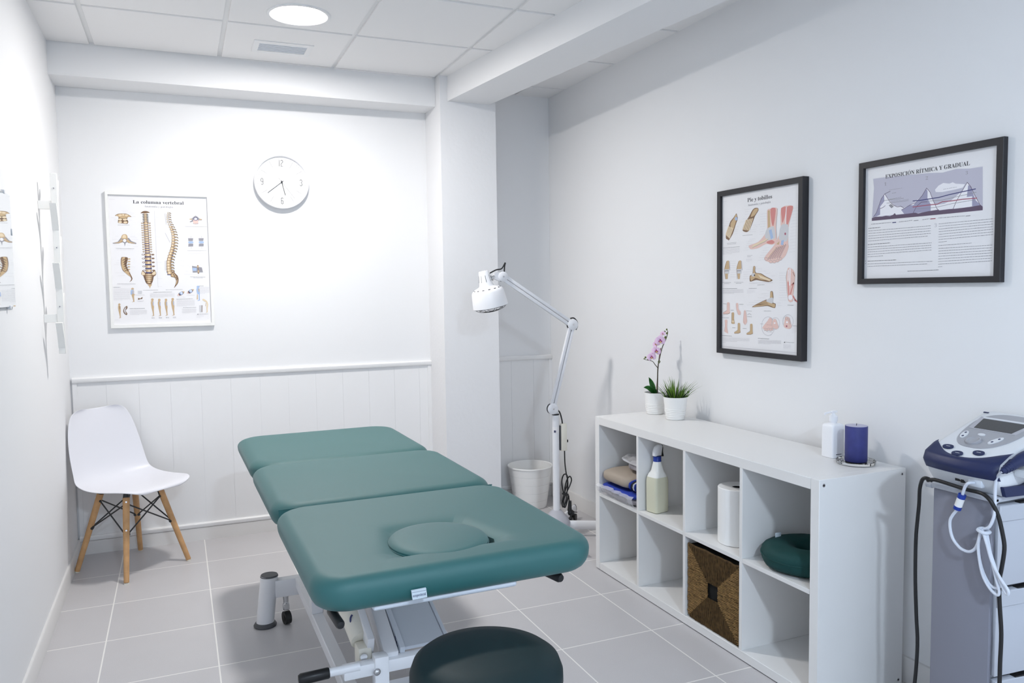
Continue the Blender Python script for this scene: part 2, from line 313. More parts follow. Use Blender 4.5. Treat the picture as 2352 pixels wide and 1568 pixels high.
def rrect(hx, hy, r, n=10, cx=0, cy=0):
    r = min(r, hx - 1e-4, hy - 1e-4); P = []
    for k, (sx, sy) in enumerate(((1, 1), (-1, 1), (-1, -1), (1, -1))):
        for i in range(n + 1):
            a = PI / 2 * k + PI / 2 * i / n
            P.append((cx + sx * (hx - r) + r * math.cos(a), cy + sy * (hy - r) + r * math.sin(a)))
    return P
ART_SPINE = """T0 0.2414 0.0623 0.5135 0.0251 b La columna vertebral
T1 0.3532 0.0901 0.2891 0.0146 r Anatomía y patología
W2 21 72 132 73 6
W2 252 245 381 245 4
W2 279 260 359 260 4
W2 380 274 499 275 4
W2 420 296 462 297 4
W2 439 330 523 330 4
W2 41 350 133 350 4
W2 98 372 152 372 4
W2 97 386 152 387 4
W2 395 385 452 386 4
P5 117,321 177,292 265,285 358,289 444,331 397,334 371,341 354,373 378,405 361,438 309,440 262,436 216,434 173,425 183,376 190,344 170,324
P3 129,320 184,298 265,290 358,297 429,330 371,334 355,353 261,365 200,349 178,327
P4 256,375 252,383 242,389 226,393 210,393 195,390 185,384 182,377 186,369 197,362 212,359 228,358 243,362 253,368
P4 354,373 349,382 337,389 320,393 302,393 286,390 274,383 271,375 275,366 287,360 304,355 322,355 339,359 350,365
P4 252,416 248,423 238,428 224,432 208,432 194,429 185,424 182,417 186,410 196,404 210,401 226,400 240,403 249,409
P4 360,418 356,425 344,431 328,434 311,434 295,432 284,426 281,419 285,412 296,406 312,403 330,403 346,405 356,411
P4 258,311 254,316 244,321 230,324 214,324 200,322 190,318 187,312 191,306 201,302 215,299 231,299 245,301 254,305
P4 378,308 374,314 366,319 353,321 339,322 327,319 318,315 315,310 319,304 328,299 340,297 354,296 367,299 375,303
P4 301,303 299,310 294,315 286,318 278,318 270,315 266,310 264,304 266,298 272,293 279,290 288,290 295,292 300,297
L10 0.004 190,348 261,365 355,351
L10 0.004 182,393 259,401 368,391
W0 168 461 396 460 8
W2 106 634 170 635 4
W2 403 633 492 634 4
W2 402 648 528 650 4
W2 49 683 162 684 4
W2 421 680 557 685 4
W2 47 769 199 772 4
W2 334 770 396 772 4
W2 447 792 547 793 4
W2 102 802 187 803 4
P1 46,737 150,720 215,658 245,666 339,665 371,657 420,705 518,735 512,751 418,745 336,722 304,738 286,791 278,739 243,723 169,746 66,749
P3 66,737 170,723 224,674 253,715 180,739
P3 502,740 399,717 349,673 321,714 398,739
P3 220,666 237,622 269,603 311,602 341,620 349,669 286,678
P4 246,658 258,621 290,609 310,617 319,657
P12 318,699 315,710 306,718 293,723 279,723 267,719 259,710 256,700 260,689 269,681 282,676 295,676 308,680 316,689
L10 0.003 211,723 253,715
L10 0.003 321,714 377,738
W0 108 824 469 825 9
W2 133 842 445 842 5
P5 625,273 674,244 722,237 769,242 815,263 767,268 720,273 672,274
P10 652,303 695,278 748,277 789,301 763,298 678,299
P3 753,283 747,289 731,293 711,293 695,290 690,285 696,279 712,275 732,275 747,278
P4 740,282 735,286 721,287 708,286 702,283 708,279 722,277 735,279
P10 652,328 696,302 748,301 790,325 763,322 679,324
P3 753,308 747,314 731,318 711,318 696,315 690,309 696,303 712,299 732,299 748,302
P4 741,306 735,310 722,312 708,310 703,307 709,304 722,302 735,303
P10 653,352 696,327 749,326 790,350 764,347 679,348
P3 754,332 747,338 731,342 712,342 696,339 690,333 697,328 713,324 732,323 748,327
P4 741,331 735,334 722,336 709,335 703,332 709,328 722,326 736,327
P10 653,376 696,351 749,350 790,374 764,371 680,373
P3 754,357 748,363 732,366 712,367 697,363 691,358 697,352 713,348 733,348 748,351
P4 742,355 736,359 722,360 709,359 704,356 709,352 723,351 736,352
P10 653,401 697,376 750,375 791,398 764,396 680,397
P3 755,381 748,387 732,391 713,391 697,388 691,382 698,376 714,373 733,372 749,375
P4 742,380 736,383 723,385 709,384 704,380 710,377 723,375 737,376
P10 654,425 697,400 750,399 791,423 765,420 680,421
P3 755,406 749,411 733,415 713,416 697,412 692,407 698,401 714,397 734,397 749,400
P4 742,404 737,408 723,409 710,408 704,405 710,401 724,400 737,401
P5 668,428 662,436 647,439 632,436 626,429 633,421 648,418 663,421
P5 821,426 814,433 799,437 784,434 778,426 785,419 800,415 815,418
P4 661,427 657,431 647,433 638,431 634,427 638,423 648,421 657,423
P4 813,424 809,428 799,430 790,429 786,425 790,421 800,419 810,420
P5 675,417 772,415 771,443 674,444
P3 681,419 766,418 759,441 687,442
P4 711,420 751,419 744,439 714,440
L1 0.006 676,449 769,448
P5 669,465 662,472 647,476 633,473 627,465 633,458 648,455 663,457
P5 821,462 815,470 800,473 785,471 779,463 785,456 801,452 815,455
P4 662,463 657,467 648,469 638,468 634,464 638,460 648,458 658,459
P4 814,461 810,465 800,467 790,465 786,461 791,457 800,455 810,457
P5 676,453 773,452 772,480 674,481
P3 682,456 767,454 759,477 687,478
P4 712,457 752,456 744,476 715,476
L1 0.006 676,486 769,484
P5 670,501 663,509 648,512 633,509 627,502 634,495 649,491 664,494
P5 822,499 815,507 800,510 785,507 779,500 786,492 801,489 816,492
P4 662,500 658,504 648,506 639,504 635,500 639,496 649,494 658,496
P4 815,498 810,502 800,504 791,502 787,498 791,494 801,492 811,494
P5 676,490 774,489 772,516 675,518
P3 683,492 767,491 760,514 688,515
P4 712,494 752,493 745,513 715,513
L1 0.006 677,523 770,521
P5 670,538 664,546 648,549 634,546 628,539 634,531 650,528 664,531
P5 823,536 816,544 801,547 786,544 780,537 787,529 802,526 817,529
P4 663,537 659,541 649,543 639,541 635,537 640,533 649,531 659,533
P4 815,535 811,539 801,540 791,539 788,535 792,531 802,529 811,531
P5 677,527 774,525 773,553 676,554
P3 683,529 768,528 760,551 688,552
P4 713,530 753,530 746,549 716,550
L1 0.006 677,559 771,558
P5 671,575 664,582 649,586 634,583 628,575 635,568 650,565 665,567
P5 823,573 817,580 801,584 787,581 781,573 787,566 802,562 817,565
P4 663,573 659,577 649,579 640,578 636,574 640,570 650,568 660,569
P4 816,571 812,575 802,577 792,576 788,572 792,568 802,566 812,567
P5 678,563 775,562 774,590 676,591
P3 684,566 768,565 761,588 689,588
P4 713,567 753,566 746,586 717,586
L1 0.006 678,596 771,595
P5 671,612 665,619 650,622 635,619 629,612 636,604 651,601 665,604
P5 824,610 817,617 802,621 787,618 781,610 788,603 803,599 818,602
P4 664,610 660,614 650,616 640,614 636,610 641,606 650,604 660,606
P4 816,608 812,612 802,614 793,612 789,608 793,604 803,603 813,604
P5 678,600 775,599 774,627 677,628
P3 684,602 769,601 762,624 690,625
P4 714,604 754,603 747,623 717,623
L1 0.006 679,633 772,632
P5 672,648 665,656 650,659 635,656 630,649 636,641 651,638 666,641
P5 824,647 818,654 803,657 788,654 782,647 788,639 804,636 818,639
P4 664,647 660,651 650,653 641,651 637,647 641,643 651,641 661,643
P4 817,645 813,649 803,651 793,649 789,645 794,641 803,639 813,641
P5 679,637 776,636 775,663 677,665
P3 685,639 770,638 762,661 690,662
P4 714,640 755,640 747,660 718,660
L1 0.006 679,669 772,668
P5 672,685 666,693 651,696 636,693 630,685 637,678 652,675 667,678
P5 825,683 818,691 803,694 788,691 782,684 789,676 804,673 819,676
P4 665,683 661,688 651,689 641,688 638,684 642,680 652,678 661,679
P4 818,682 813,686 804,688 794,686 790,682 794,678 804,676 814,678
P5 679,674 777,672 775,700 678,701
P3 685,676 770,675 763,698 691,699
P4 715,677 755,677 748,696 718,697
L1 0.006 680,706 773,705
P5 673,722 666,729 651,733 637,730 631,722 637,715 652,711 667,714
P5 826,720 819,728 804,731 789,728 783,721 790,713 805,710 820,713
P4 666,720 661,724 652,726 642,724 638,720 642,716 652,715 662,716
P4 818,719 814,723 804,725 794,723 791,719 795,715 805,713 814,715
P5 680,710 777,709 776,737 678,738
P3 686,713 771,712 763,735 691,735
P4 716,714 756,714 749,733 719,734
L6 0.006 680,743 774,742
P5 674,759 667,766 652,769 637,766 631,759 638,751 653,748 668,751
P5 826,757 820,765 804,768 790,765 784,758 790,750 805,747 820,750
P4 666,757 662,761 652,763 643,761 639,757 643,753 653,751 662,753
P4 819,756 815,760 805,761 795,760 791,756 795,752 805,750 815,752
P5 680,747 778,746 777,774 679,775
P3 687,749 771,749 764,772 692,772
P4 716,751 756,750 749,770 719,770
L6 0.006 681,780 774,779
P5 674,795 668,803 652,806 638,803 632,796 638,788 653,785 668,788
P5 827,794 820,802 805,805 790,802 784,794 791,787 806,784 821,787
P4 667,794 663,798 653,800 643,798 639,794 644,790 653,788 663,790
P4 819,793 815,797 805,798 796,797 792,793 796,789 806,787 816,789
P5 681,784 778,783 777,811 680,812
P3 687,786 772,786 764,809 692,809
P4 717,788 757,787 750,807 720,807
L6 0.006 681,817 775,816
P5 675,832 668,840 653,843 638,840 632,832 639,825 654,822 669,825
P5 827,831 821,839 806,842 791,839 785,831 791,824 807,821 822,824
P4 667,831 663,835 653,836 644,835 640,831 644,827 654,825 664,827
P4 820,829 816,834 806,835 796,834 792,830 797,826 806,824 816,825
P5 682,821 779,820 778,848 680,849
P3 688,823 773,822 765,845 693,846
P4 717,824 758,824 750,844 721,844
L6 0.006 682,853 775,853
P5 675,869 669,877 654,880 639,877 633,869 640,862 655,858 669,862
P5 828,868 821,876 806,879 791,876 785,868 792,861 807,857 822,861
P4 668,867 664,871 654,873 644,872 640,868 645,864 654,862 664,863
P4 821,866 816,871 807,872 797,871 793,867 797,863 807,861 817,862
P5 682,857 780,857 778,885 681,885
P3 688,860 773,859 766,882 694,883
P4 718,861 758,861 751,881 721,881
L6 0.006 683,890 776,890
P5 676,915 669,922 653,926 634,926 618,922 612,915 619,908 635,904 654,904 670,908
P5 867,914 860,921 844,925 824,925 809,921 803,914 809,907 826,903 845,903 861,907
P12 661,915 655,919 642,921 628,919 623,915 629,911 642,909 655,911
P5 676,898 799,898 790,921 797,942 674,943 684,921
P3 687,902 789,901 777,921 785,939 687,939 696,921
P4 723,902 767,902 759,937 725,938
L15 0.012 676,949 795,949
P5 677,974 670,981 654,985 634,985 619,981 613,974 620,967 636,963 655,963 671,967
P5 868,973 861,980 845,984 825,984 810,980 804,973 810,967 826,962 846,962 862,966
P12 662,974 656,978 642,980 629,978 624,974 629,970 643,968 656,970
P5 677,957 800,957 791,980 798,1001 675,1002 685,980
P3 688,961 790,960 778,980 786,998 688,998 697,980
P4 724,961 768,961 760,997 726,997
L15 0.012 677,1008 796,1008
P5 677,1035 671,1041 655,1046 635,1046 620,1041 614,1035 620,1028 636,1024 656,1024 672,1028
P5 869,1034 862,1041 846,1045 826,1045 811,1041 805,1034 811,1027 827,1023 847,1023 863,1027
P12 663,1035 657,1039 643,1040 630,1039 625,1035 630,1031 644,1029 657,1031
P5 678,1018 801,1018 792,1041 799,1062 676,1062 686,1041
P3 689,1021 791,1021 779,1041 787,1059 689,1059 698,1041
P4 725,1022 769,1022 761,1057 727,1057
L15 0.012 678,1069 797,1069
P5 678,1097 672,1104 656,1108 636,1108 621,1104 615,1097 621,1090 637,1086 657,1086 673,1090
P5 870,1097 863,1103 847,1108 827,1108 812,1104 806,1097 812,1090 829,1086 848,1086 864,1090
P12 664,1097 658,1101 644,1103 631,1101 626,1097 631,1093 645,1091 658,1093
P5 679,1081 802,1080 793,1103 800,1125 677,1125 687,1104
P3 690,1084 792,1084 780,1103 788,1122 690,1122 699,1104
P4 726,1085 770,1084 762,1120 728,1120
L15 0.012 679,1131 798,1131
P5 679,1161 673,1168 657,1172 637,1172 622,1168 616,1161 622,1154 638,1150 658,1150 674,1154
P5 871,1161 865,1168 848,1172 829,1172 813,1168 807,1161 813,1154 830,1150 849,1150 865,1154
P12 665,1161 659,1165 645,1167 632,1165 627,1161 632,1157 646,1155 659,1157
P5 680,1145 803,1145 794,1168 801,1189 678,1189 688,1168
P3 691,1148 793,1148 781,1168 789,1186 691,1186 700,1168
P4 727,1149 771,1149 763,1184 729,1184
L15 0.012 680,1196 799,1196
L2 0.0016 905,233 914,1426
W2 924 318 1009 319 4
W2 924 335 1009 336 4
W2 921 632 1007 634 4
W2 918 1033 1004 1035 4
W2 916 1289 1001 1292 4
W2 914 1413 1000 1416 4
P5 618,1158 669,1195 732,1208 797,1195 857,1158 890,1204 869,1241 836,1257 817,1319 789,1365 767,1377 687,1368 648,1302 625,1245 584,1216
P4 612,1172 658,1204 657,1228 604,1232 593,1208
P4 862,1172 807,1204 816,1233 865,1224 882,1204
P3 814,1228 804,1234 777,1238 739,1240 702,1238 675,1234 666,1228 676,1222 703,1218 740,1217 778,1218 805,1223
P4 785,1227 777,1230 759,1232 736,1232 717,1230 710,1227 717,1223 736,1221 759,1221 778,1223
P3 809,1261 799,1267 773,1271 738,1273 703,1271 677,1267 668,1261 678,1255 704,1251 739,1250 774,1251 799,1256
P4 781,1260 774,1263 756,1265 735,1265 717,1263 711,1260 718,1256 735,1254 757,1254 774,1256
P3 799,1290 790,1296 767,1300 736,1302 706,1300 683,1296 675,1290 684,1284 707,1280 737,1279 768,1280 791,1285
P4 775,1289 769,1292 754,1294 735,1294 719,1292 714,1288 720,1285 735,1283 754,1283 769,1285
P3 787,1319 779,1325 760,1329 735,1331 709,1329 691,1325 684,1319 692,1313 710,1309 736,1307 761,1309 780,1313
P4 768,1317 763,1321 751,1323 735,1323 722,1321 717,1317 722,1314 735,1312 751,1312 764,1314
P3 772,1348 767,1354 753,1358 733,1359 714,1358 701,1353 696,1348 701,1342 715,1338 735,1336 754,1338 767,1342
P4 761,1346 757,1350 747,1352 735,1352 726,1350 722,1346 726,1343 736,1341 748,1341 757,1343
P10 672,1265 667,1269 655,1271 643,1269 638,1265 643,1261 656,1259 667,1261
P10 833,1266 828,1269 818,1271 807,1269 803,1266 808,1262 818,1261 829,1262
P10 678,1294 673,1298 661,1300 649,1298 644,1294 649,1290 662,1288 673,1290
P10 824,1295 819,1298 809,1299 798,1298 794,1294 799,1291 809,1290 820,1291
P10 695,1335 690,1339 678,1341 666,1339 661,1335 667,1331 679,1330 691,1331
P10 803,1336 798,1339 788,1341 777,1339 773,1336 777,1332 788,1331 799,1332
P3 703,1381 793,1379 765,1410 748,1441 733,1406
P10 1207,256 1240,260 1246,279 1229,269 1202,270
P5 1165,251 1208,250 1207,275 1163,276
P17 1168,253 1203,253 1202,272 1167,273
P4 1173,255 1190,254 1189,270 1172,271
P3 1207,260 1234,264 1239,275 1207,266
P10 1200,286 1235,290 1243,310 1224,300 1195,301
P5 1155,281 1200,280 1199,306 1154,307
P17 1158,283 1196,283 1195,303 1157,304
P4 1164,284 1182,284 1181,301 1163,301
P3 1200,290 1230,294 1235,305 1199,297
P10 1196,319 1235,323 1243,343 1223,333 1191,334
P5 1149,313 1196,312 1195,339 1147,340
P17 1152,315 1191,315 1190,337 1151,337
P4 1158,317 1177,317 1176,334 1157,335
P3 1196,323 1228,327 1234,338 1196,330
P10 1197,354 1239,359 1248,379 1226,369 1192,370
P5 1148,348 1198,347 1196,376 1146,376
P17 1151,350 1193,350 1192,373 1150,374
P4 1157,352 1177,352 1177,370 1156,371
P3 1197,359 1232,362 1239,374 1197,366
P10 1204,392 1249,397 1259,418 1235,408 1198,409
P5 1152,386 1204,385 1203,415 1150,415
P17 1156,388 1199,388 1198,412 1154,412
P4 1162,390 1183,390 1182,409 1161,409
P3 1204,397 1242,401 1248,413 1203,404
P10 1229,430 1277,435 1288,456 1262,447 1222,447
P5 1174,423 1229,422 1228,453 1172,454
P17 1178,425 1223,425 1222,450 1177,451
P4 1185,428 1207,427 1206,447 1184,448
P3 1228,435 1269,439 1276,451 1228,442
P10 1250,468 1301,474 1313,495 1285,485 1243,486
P5 1193,461 1250,460 1249,492 1191,493
P3 1197,463 1244,463 1243,489 1196,490
P4 1204,465 1227,465 1226,486 1203,486
P3 1249,473 1293,477 1301,490 1249,481
P10 1267,506 1321,512 1333,533 1304,524 1260,524
P5 1208,498 1268,497 1266,531 1206,532
P3 1212,501 1261,501 1260,528 1211,528
P4 1219,503 1243,503 1242,525 1218,525
P3 1267,511 1312,515 1320,528 1267,519
P10 1285,544 1339,550 1351,572 1322,562 1278,563
P5 1223,536 1285,535 1283,570 1221,571
P3 1227,539 1279,539 1277,567 1226,567
P4 1235,541 1260,541 1259,563 1234,564
P3 1284,549 1330,554 1338,567 1284,558
P10 1297,585 1351,591 1363,614 1334,604 1289,605
P5 1232,577 1297,576 1295,612 1231,613
P3 1237,579 1290,579 1289,608 1236,609
P4 1245,582 1271,581 1270,605 1244,605
P3 1296,590 1342,595 1350,609 1296,599
P10 1303,628 1357,636 1369,658 1340,649 1295,649
P5 1236,620 1303,619 1302,656 1235,657
P3 1241,623 1297,623 1295,653 1240,653
P4 1249,625 1276,625 1275,649 1248,650
P3 1303,634 1348,639 1356,653 1302,643
P10 1302,672 1356,680 1368,703 1339,693 1294,694
P5 1233,663 1303,663 1301,701 1231,702
P3 1238,666 1295,667 1294,697 1237,698
P4 1247,669 1275,669 1273,694 1246,694
P3 1302,678 1347,683 1355,698 1301,688
P10 1298,716 1352,724 1364,747 1335,738 1290,738
P5 1226,707 1298,706 1296,746 1224,747
P3 1231,710 1291,710 1289,742 1230,743
P4 1240,713 1269,713 1268,738 1239,739
P3 1297,722 1343,727 1351,742 1297,732
P10 1290,760 1344,768 1356,792 1327,783 1281,783
P5 1216,751 1290,750 1288,791 1214,792
P3 1221,754 1283,754 1281,787 1220,787
P4 1230,757 1260,756 1259,783 1229,783
P3 1289,766 1335,772 1343,787 1289,777
P10 1278,804 1332,813 1344,837 1315,827 1269,828
P5 1202,794 1279,794 1277,836 1200,837
P3 1207,797 1271,798 1269,832 1206,832
P4 1217,800 1247,800 1246,828 1216,828
P3 1278,811 1323,816 1331,832 1277,821
L6 0.007 1200,838 1276,839
P10 1263,846 1317,854 1329,878 1300,869 1254,870
P5 1184,835 1263,835 1261,878 1182,879
P3 1190,838 1255,839 1254,874 1188,874
P4 1200,842 1231,841 1230,870 1198,870
P3 1263,852 1308,858 1316,874 1262,863
L6 0.007 1182,880 1261,881
P10 1244,884 1298,893 1310,918 1281,908 1235,909
P5 1163,873 1245,873 1243,918 1161,918
P3 1169,877 1236,877 1235,913 1168,914
P4 1179,880 1212,880 1210,909 1178,909
P3 1244,891 1289,897 1297,913 1243,902
L6 0.007 1161,920 1243,921
P10 1225,928 1279,938 1291,962 1262,953 1216,953
P5 1142,917 1226,917 1224,963 1140,963
P3 1148,920 1217,921 1216,958 1146,958
P4 1158,924 1192,924 1191,954 1157,954
P3 1225,935 1270,941 1278,957 1224,946
L15 0.007 1140,965 1224,966
P10 1210,972 1264,982 1276,1007 1247,998 1200,998
P5 1124,961 1211,960 1208,1008 1122,1008
P3 1131,964 1202,965 1200,1003 1129,1003
P4 1141,968 1176,967 1174,998 1140,998
P3 1210,979 1255,985 1263,1002 1209,991
L15 0.007 1122,1009 1208,1011
P10 1198,1016 1252,1026 1264,1052 1235,1043 1188,1043
P5 1110,1004 1199,1004 1197,1052 1108,1053
P3 1117,1008 1190,1009 1188,1048 1115,1048
P4 1128,1011 1163,1011 1162,1043 1126,1043
P3 1198,1023 1243,1030 1251,1047 1197,1035
L15 0.007 1108,1054 1196,1056
P10 1197,1060 1251,1071 1263,1096 1234,1087 1187,1087
P5 1107,1048 1198,1048 1196,1097 1105,1097
P3 1114,1051 1189,1053 1187,1092 1112,1093
P4 1125,1055 1161,1055 1160,1087 1124,1088
P3 1197,1067 1242,1074 1250,1091 1197,1080
L15 0.007 1105,1099 1196,1101
P10 1198,1104 1252,1115 1264,1141 1235,1132 1188,1132
P5 1106,1091 1199,1091 1197,1142 1103,1142
P3 1113,1095 1189,1096 1188,1137 1111,1137
P4 1124,1099 1161,1099 1160,1132 1123,1132
P3 1198,1112 1243,1118 1251,1136 1198,1124
L15 0.007 1103,1144 1197,1146
P10 1201,1148 1255,1159 1267,1186 1238,1177 1190,1177
P5 1106,1135 1202,1135 1199,1187 1104,1187
P3 1113,1139 1192,1140 1190,1182 1111,1182
P4 1125,1143 1163,1143 1162,1177 1123,1177
P3 1201,1156 1246,1163 1254,1181 1200,1169
L15 0.007 1104,1189 1199,1191
P10 1215,1186 1269,1198 1281,1225 1252,1216 1204,1216
P5 1118,1173 1216,1173 1213,1227 1115,1227
P3 1125,1177 1206,1178 1204,1221 1123,1221
P4 1137,1181 1176,1181 1174,1216 1135,1216
P3 1215,1195 1260,1202 1268,1220 1214,1208
L15 0.007 1115,1228 1213,1230
W2 1328 424 1447 433 4
W2 1405 519 1519 526 4
W2 1407 595 1516 602 4
W2 1425 670 1491 672 4
W2 1399 1007 1464 1019 4
W2 1379 1086 1472 1093 4
L2 0.004 1119,270 1132,442
L2 0.004 1105,574 1197,722
L2 0.004 1084,1012 1077,1161
P5 1188,1225 1239,1175 1270,1204 1302,1229 1323,1246 1340,1296 1329,1355 1294,1396 1238,1439 1273,1379 1287,1321 1256,1275 1186,1262
P3 1198,1229 1238,1196 1279,1242 1315,1304 1307,1354 1278,1388 1298,1313 1256,1267 1197,1254
L10 0.006 1237,1212 1262,1263 1310,1288 1298,1313
P5 215,954 324,957 333,990 303,1071 316,1120 354,1185 402,1267 406,1292 389,1316 346,1339 385,1292 352,1234 270,1194 220,1153 194,1072 195,1007
P3 225,962 282,959 257,1055 294,1137 353,1218 371,1259 270,1194 212,1120 206,1031
L10 0.005 228,1007 303,970
P3 386,982 378,989 359,991 340,989 332,982 340,975 360,972 379,975
L10 0.005 235,1039 309,1004
P3 382,1022 374,1029 355,1032 336,1029 328,1023 336,1016 356,1013 375,1015
L10 0.005 241,1072 316,1038
P3 378,1063 370,1070 350,1073 331,1070 324,1063 332,1056 351,1053 371,1056
L10 0.005 248,1104 322,1072
P3 374,1104 366,1111 346,1114 327,1111 320,1104 328,1097 347,1094 366,1097
L10 0.005 255,1137 329,1106
P3 370,1145 362,1152 342,1154 323,1152 316,1145 324,1138 343,1135 362,1138
L10 0.005 261,1169 336,1141
P3 366,1186 357,1192 338,1195 319,1192 311,1185 320,1179 339,1176 358,1179
W2 125 1003 166 1004 4
W2 97 1041 166 1042 4
W2 64 1070 165 1072 4
W2 73 1197 239 1194 4
W2 128 1242 268 1238 4
W2 369 1102 468 1108 4
W2 1746 247 1829 249 4
W2 1772 274 1883 274 4
W2 1574 279 1673 280 4
W2 1540 299 1672 300 4
W2 1539 316 1666 317 4
W2 1859 307 1948 309 4
W2 1465 395 1579 400 4
W2 1496 432 1611 435 4
W2 1870 435 1965 436 4
W2 1911 396 1955 398 4
P1 1609,351 1670,338 1715,308 1747,295 1782,307 1825,339 1885,351 1868,368 1812,365 1795,390 1799,423 1743,428 1689,421 1695,387 1634,401 1618,393 1680,363
P9 1703,350 1746,316 1791,348 1794,415 1694,417
P12 1787,346 1782,355 1771,363 1755,367 1737,368 1721,364 1711,357 1707,347 1712,338 1723,330 1739,326 1757,325 1772,329 1783,336
L6 0.006 1787,346 1786,351 1782,355 1777,359 1771,363 1763,366 1755,367 1746,368 1737,368 1729,366 1721,364 1715,361 1711,357 1708,352 1707,347 1708,342 1712,338 1716,334 1723,330 1731,327 1739,326 1748,325 1757,325 1765,327 1772,329 1779,332 1783,336 1786,341 1787,346
P3 1678,350 1669,356 1647,359 1626,357 1617,351 1626,345 1648,342 1670,344
P3 1877,351 1868,357 1846,360 1824,358 1815,352 1825,346 1847,343 1869,345
W0 1522 469 1973 467 6
P2 1568,651 1683,650 1672,699 1575,700
P1 1575,655 1676,654 1665,694 1582,695
P7 1684,717 1678,725 1662,732 1639,735 1613,736 1591,732 1575,726 1570,718 1576,710 1592,704 1615,700 1641,700 1663,703 1679,709
P2 1573,738 1679,737 1673,784 1567,785
P1 1580,741 1672,741 1666,779 1574,780
L2 0.004 1632,617 1631,642
L2 0.004 1632,793 1631,818
P2 1787,649 1902,648 1892,697 1794,698
P1 1793,652 1896,651 1885,692 1801,692
P7 1904,715 1898,723 1882,730 1858,733 1833,734 1810,730 1794,724 1788,716 1794,708 1811,701 1834,698 1860,697 1883,701 1899,707
P2 1792,736 1899,735 1892,782 1786,783
P1 1798,739 1892,739 1886,777 1792,778
L2 0.004 1852,615 1851,640
L2 0.004 1852,791 1851,816
W0 1548 852 1947 851 6
W2 1536 881 1941 879 4
W2 1536 894 1940 891 4
W2 1535 906 1757 905 4
P1 1631,1091 1836,1116 1855,1192 1643,1196
P7 1641,1121 1724,1125 1722,1171 1645,1171
P5 1737,1083 1770,1087 1762,1142 1778,1171 1767,1217 1743,1205 1751,1146
P3 1773,1104 1766,1114 1752,1119 1738,1114 1733,1104 1739,1093 1753,1089 1767,1093
P3 1776,1179 1771,1195 1760,1201 1749,1195 1745,1179 1750,1164 1762,1158 1772,1164
W2 1727 1053 1861 1055 4
W2 1793 1072 1949 1075 4
W2 1814 1094 1948 1097 4
W2 1538 1087 1615 1090 4
W2 1559 1106 1620 1107 4
W2 1858 1116 1936 1119 4
W2 1862 1161 1945 1163 4
W2 1474 1175 1545 1178 4
W2 1855 1196 1921 1199 4
W2 1460 1225 1697 1230 4
W2 1725 1243 1942 1245 4
W0 1585 1267 1902 1271 8
W0 1649 1282 1845 1284 7
W0 106 1366 465 1369 8
W2 198 1384 365 1386 5
W0 23 1419 160 1420 10
W1 26 1440 352 1444 4
W1 25 1454 351 1458 4
W1 24 1469 350 1473 4
W1 23 1483 349 1487 4
W1 23 1498 349 1502 4
W1 22 1512 348 1517 4
W1 21 1527 347 1531 4
W1 20 1541 346 1546 4
W1 20 1556 346 1560 4
W1 19 1570 345 1575 4
W1 18 1585 344 1590 4
W1 17 1599 343 1604 4
W1 16 1614 195 1617 4
P3 373,1464 404,1459 424,1473 424,1508 428,1539 423,1566 423,1606 423,1635 427,1644 380,1650 379,1645 403,1639 394,1594 380,1557 370,1517 366,1490
P3 427,1446 423,1455 413,1461 399,1463 385,1460 375,1454 372,1446 376,1438 387,1432 400,1429 414,1432 424,1438
P7 403,1468 420,1477 420,1517 407,1521
P7 361,1473 409,1449 413,1523 357,1535
L3 0.006 402,1482 400,1523 441,1538
P17 504,1478 587,1476 581,1524 502,1522
P5 505,1588 544,1596 589,1574 584,1602 543,1606 501,1616
W1 457 1542 636 1544 7
W1 478 1635 616 1635 6
W1 494 1647 594 1648 6
P3 103,1702 128,1698 144,1712 144,1749 147,1781 142,1809 141,1850 141,1881 144,1890 106,1896 105,1891 125,1885 118,1839 107,1799 100,1758 97,1730
P3 147,1684 144,1693 135,1699 124,1701 113,1699 105,1693 102,1684 106,1675 114,1669 125,1667 137,1669 144,1676
P5 127,1707 141,1717 140,1758 130,1763
P5 273,1708 222,1734 196,1783 212,1824 258,1851 272,1825 240,1783 280,1743
P17 259,1726 226,1746 211,1783 226,1816 253,1834 235,1783
W0 322 1753 631 1754 10
W1 329 1776 667 1781 4
W1 329 1788 667 1793 4
W1 328 1799 666 1804 4
W1 328 1811 665 1816 4
W1 327 1822 665 1827 4
W1 327 1833 664 1838 4
W1 326 1845 511 1848 4
W0 608 1470 912 1469 7
W0 1068 1468 1411 1466 7
W0 814 1505 1196 1504 10
W1 744 1524 1247 1528 4
W1 743 1535 1246 1540 4
W1 742 1547 1245 1551 4
W1 742 1559 1245 1563 4
W1 741 1570 1244 1575 4
W1 741 1582 1016 1584 4
P3 762,1641 790,1635 809,1652 809,1697 812,1737 807,1770 806,1821 806,1857 809,1869 766,1876 765,1871 787,1863 780,1806 767,1759 759,1708 755,1674
P3 813,1619 809,1629 799,1637 786,1640 773,1637 764,1629 761,1618 765,1608 775,1600 788,1598 801,1601 810,1608
P7 790,1647 806,1658 805,1709 793,1714
P3 901,1647 930,1642 949,1658 948,1702 951,1741 946,1774 946,1823 946,1859 949,1870 905,1878 904,1872 927,1864 919,1809 907,1762 898,1713 894,1680
P3 952,1626 948,1636 938,1643 925,1646 912,1643 903,1635 900,1625 904,1615 914,1607 927,1605 940,1608 949,1615
P7 929,1653 945,1664 944,1713 932,1719
P3 1038,1648 1066,1643 1085,1659 1085,1702 1088,1740 1083,1773 1082,1821 1083,1857 1085,1867 1043,1875 1041,1869 1064,1862 1056,1807 1044,1761 1035,1712 1032,1680
P3 1088,1627 1084,1637 1075,1644 1062,1647 1049,1644 1041,1636 1038,1626 1041,1616 1051,1609 1064,1606 1076,1609 1085,1616
P7 1066,1653 1081,1664 1081,1713 1069,1718
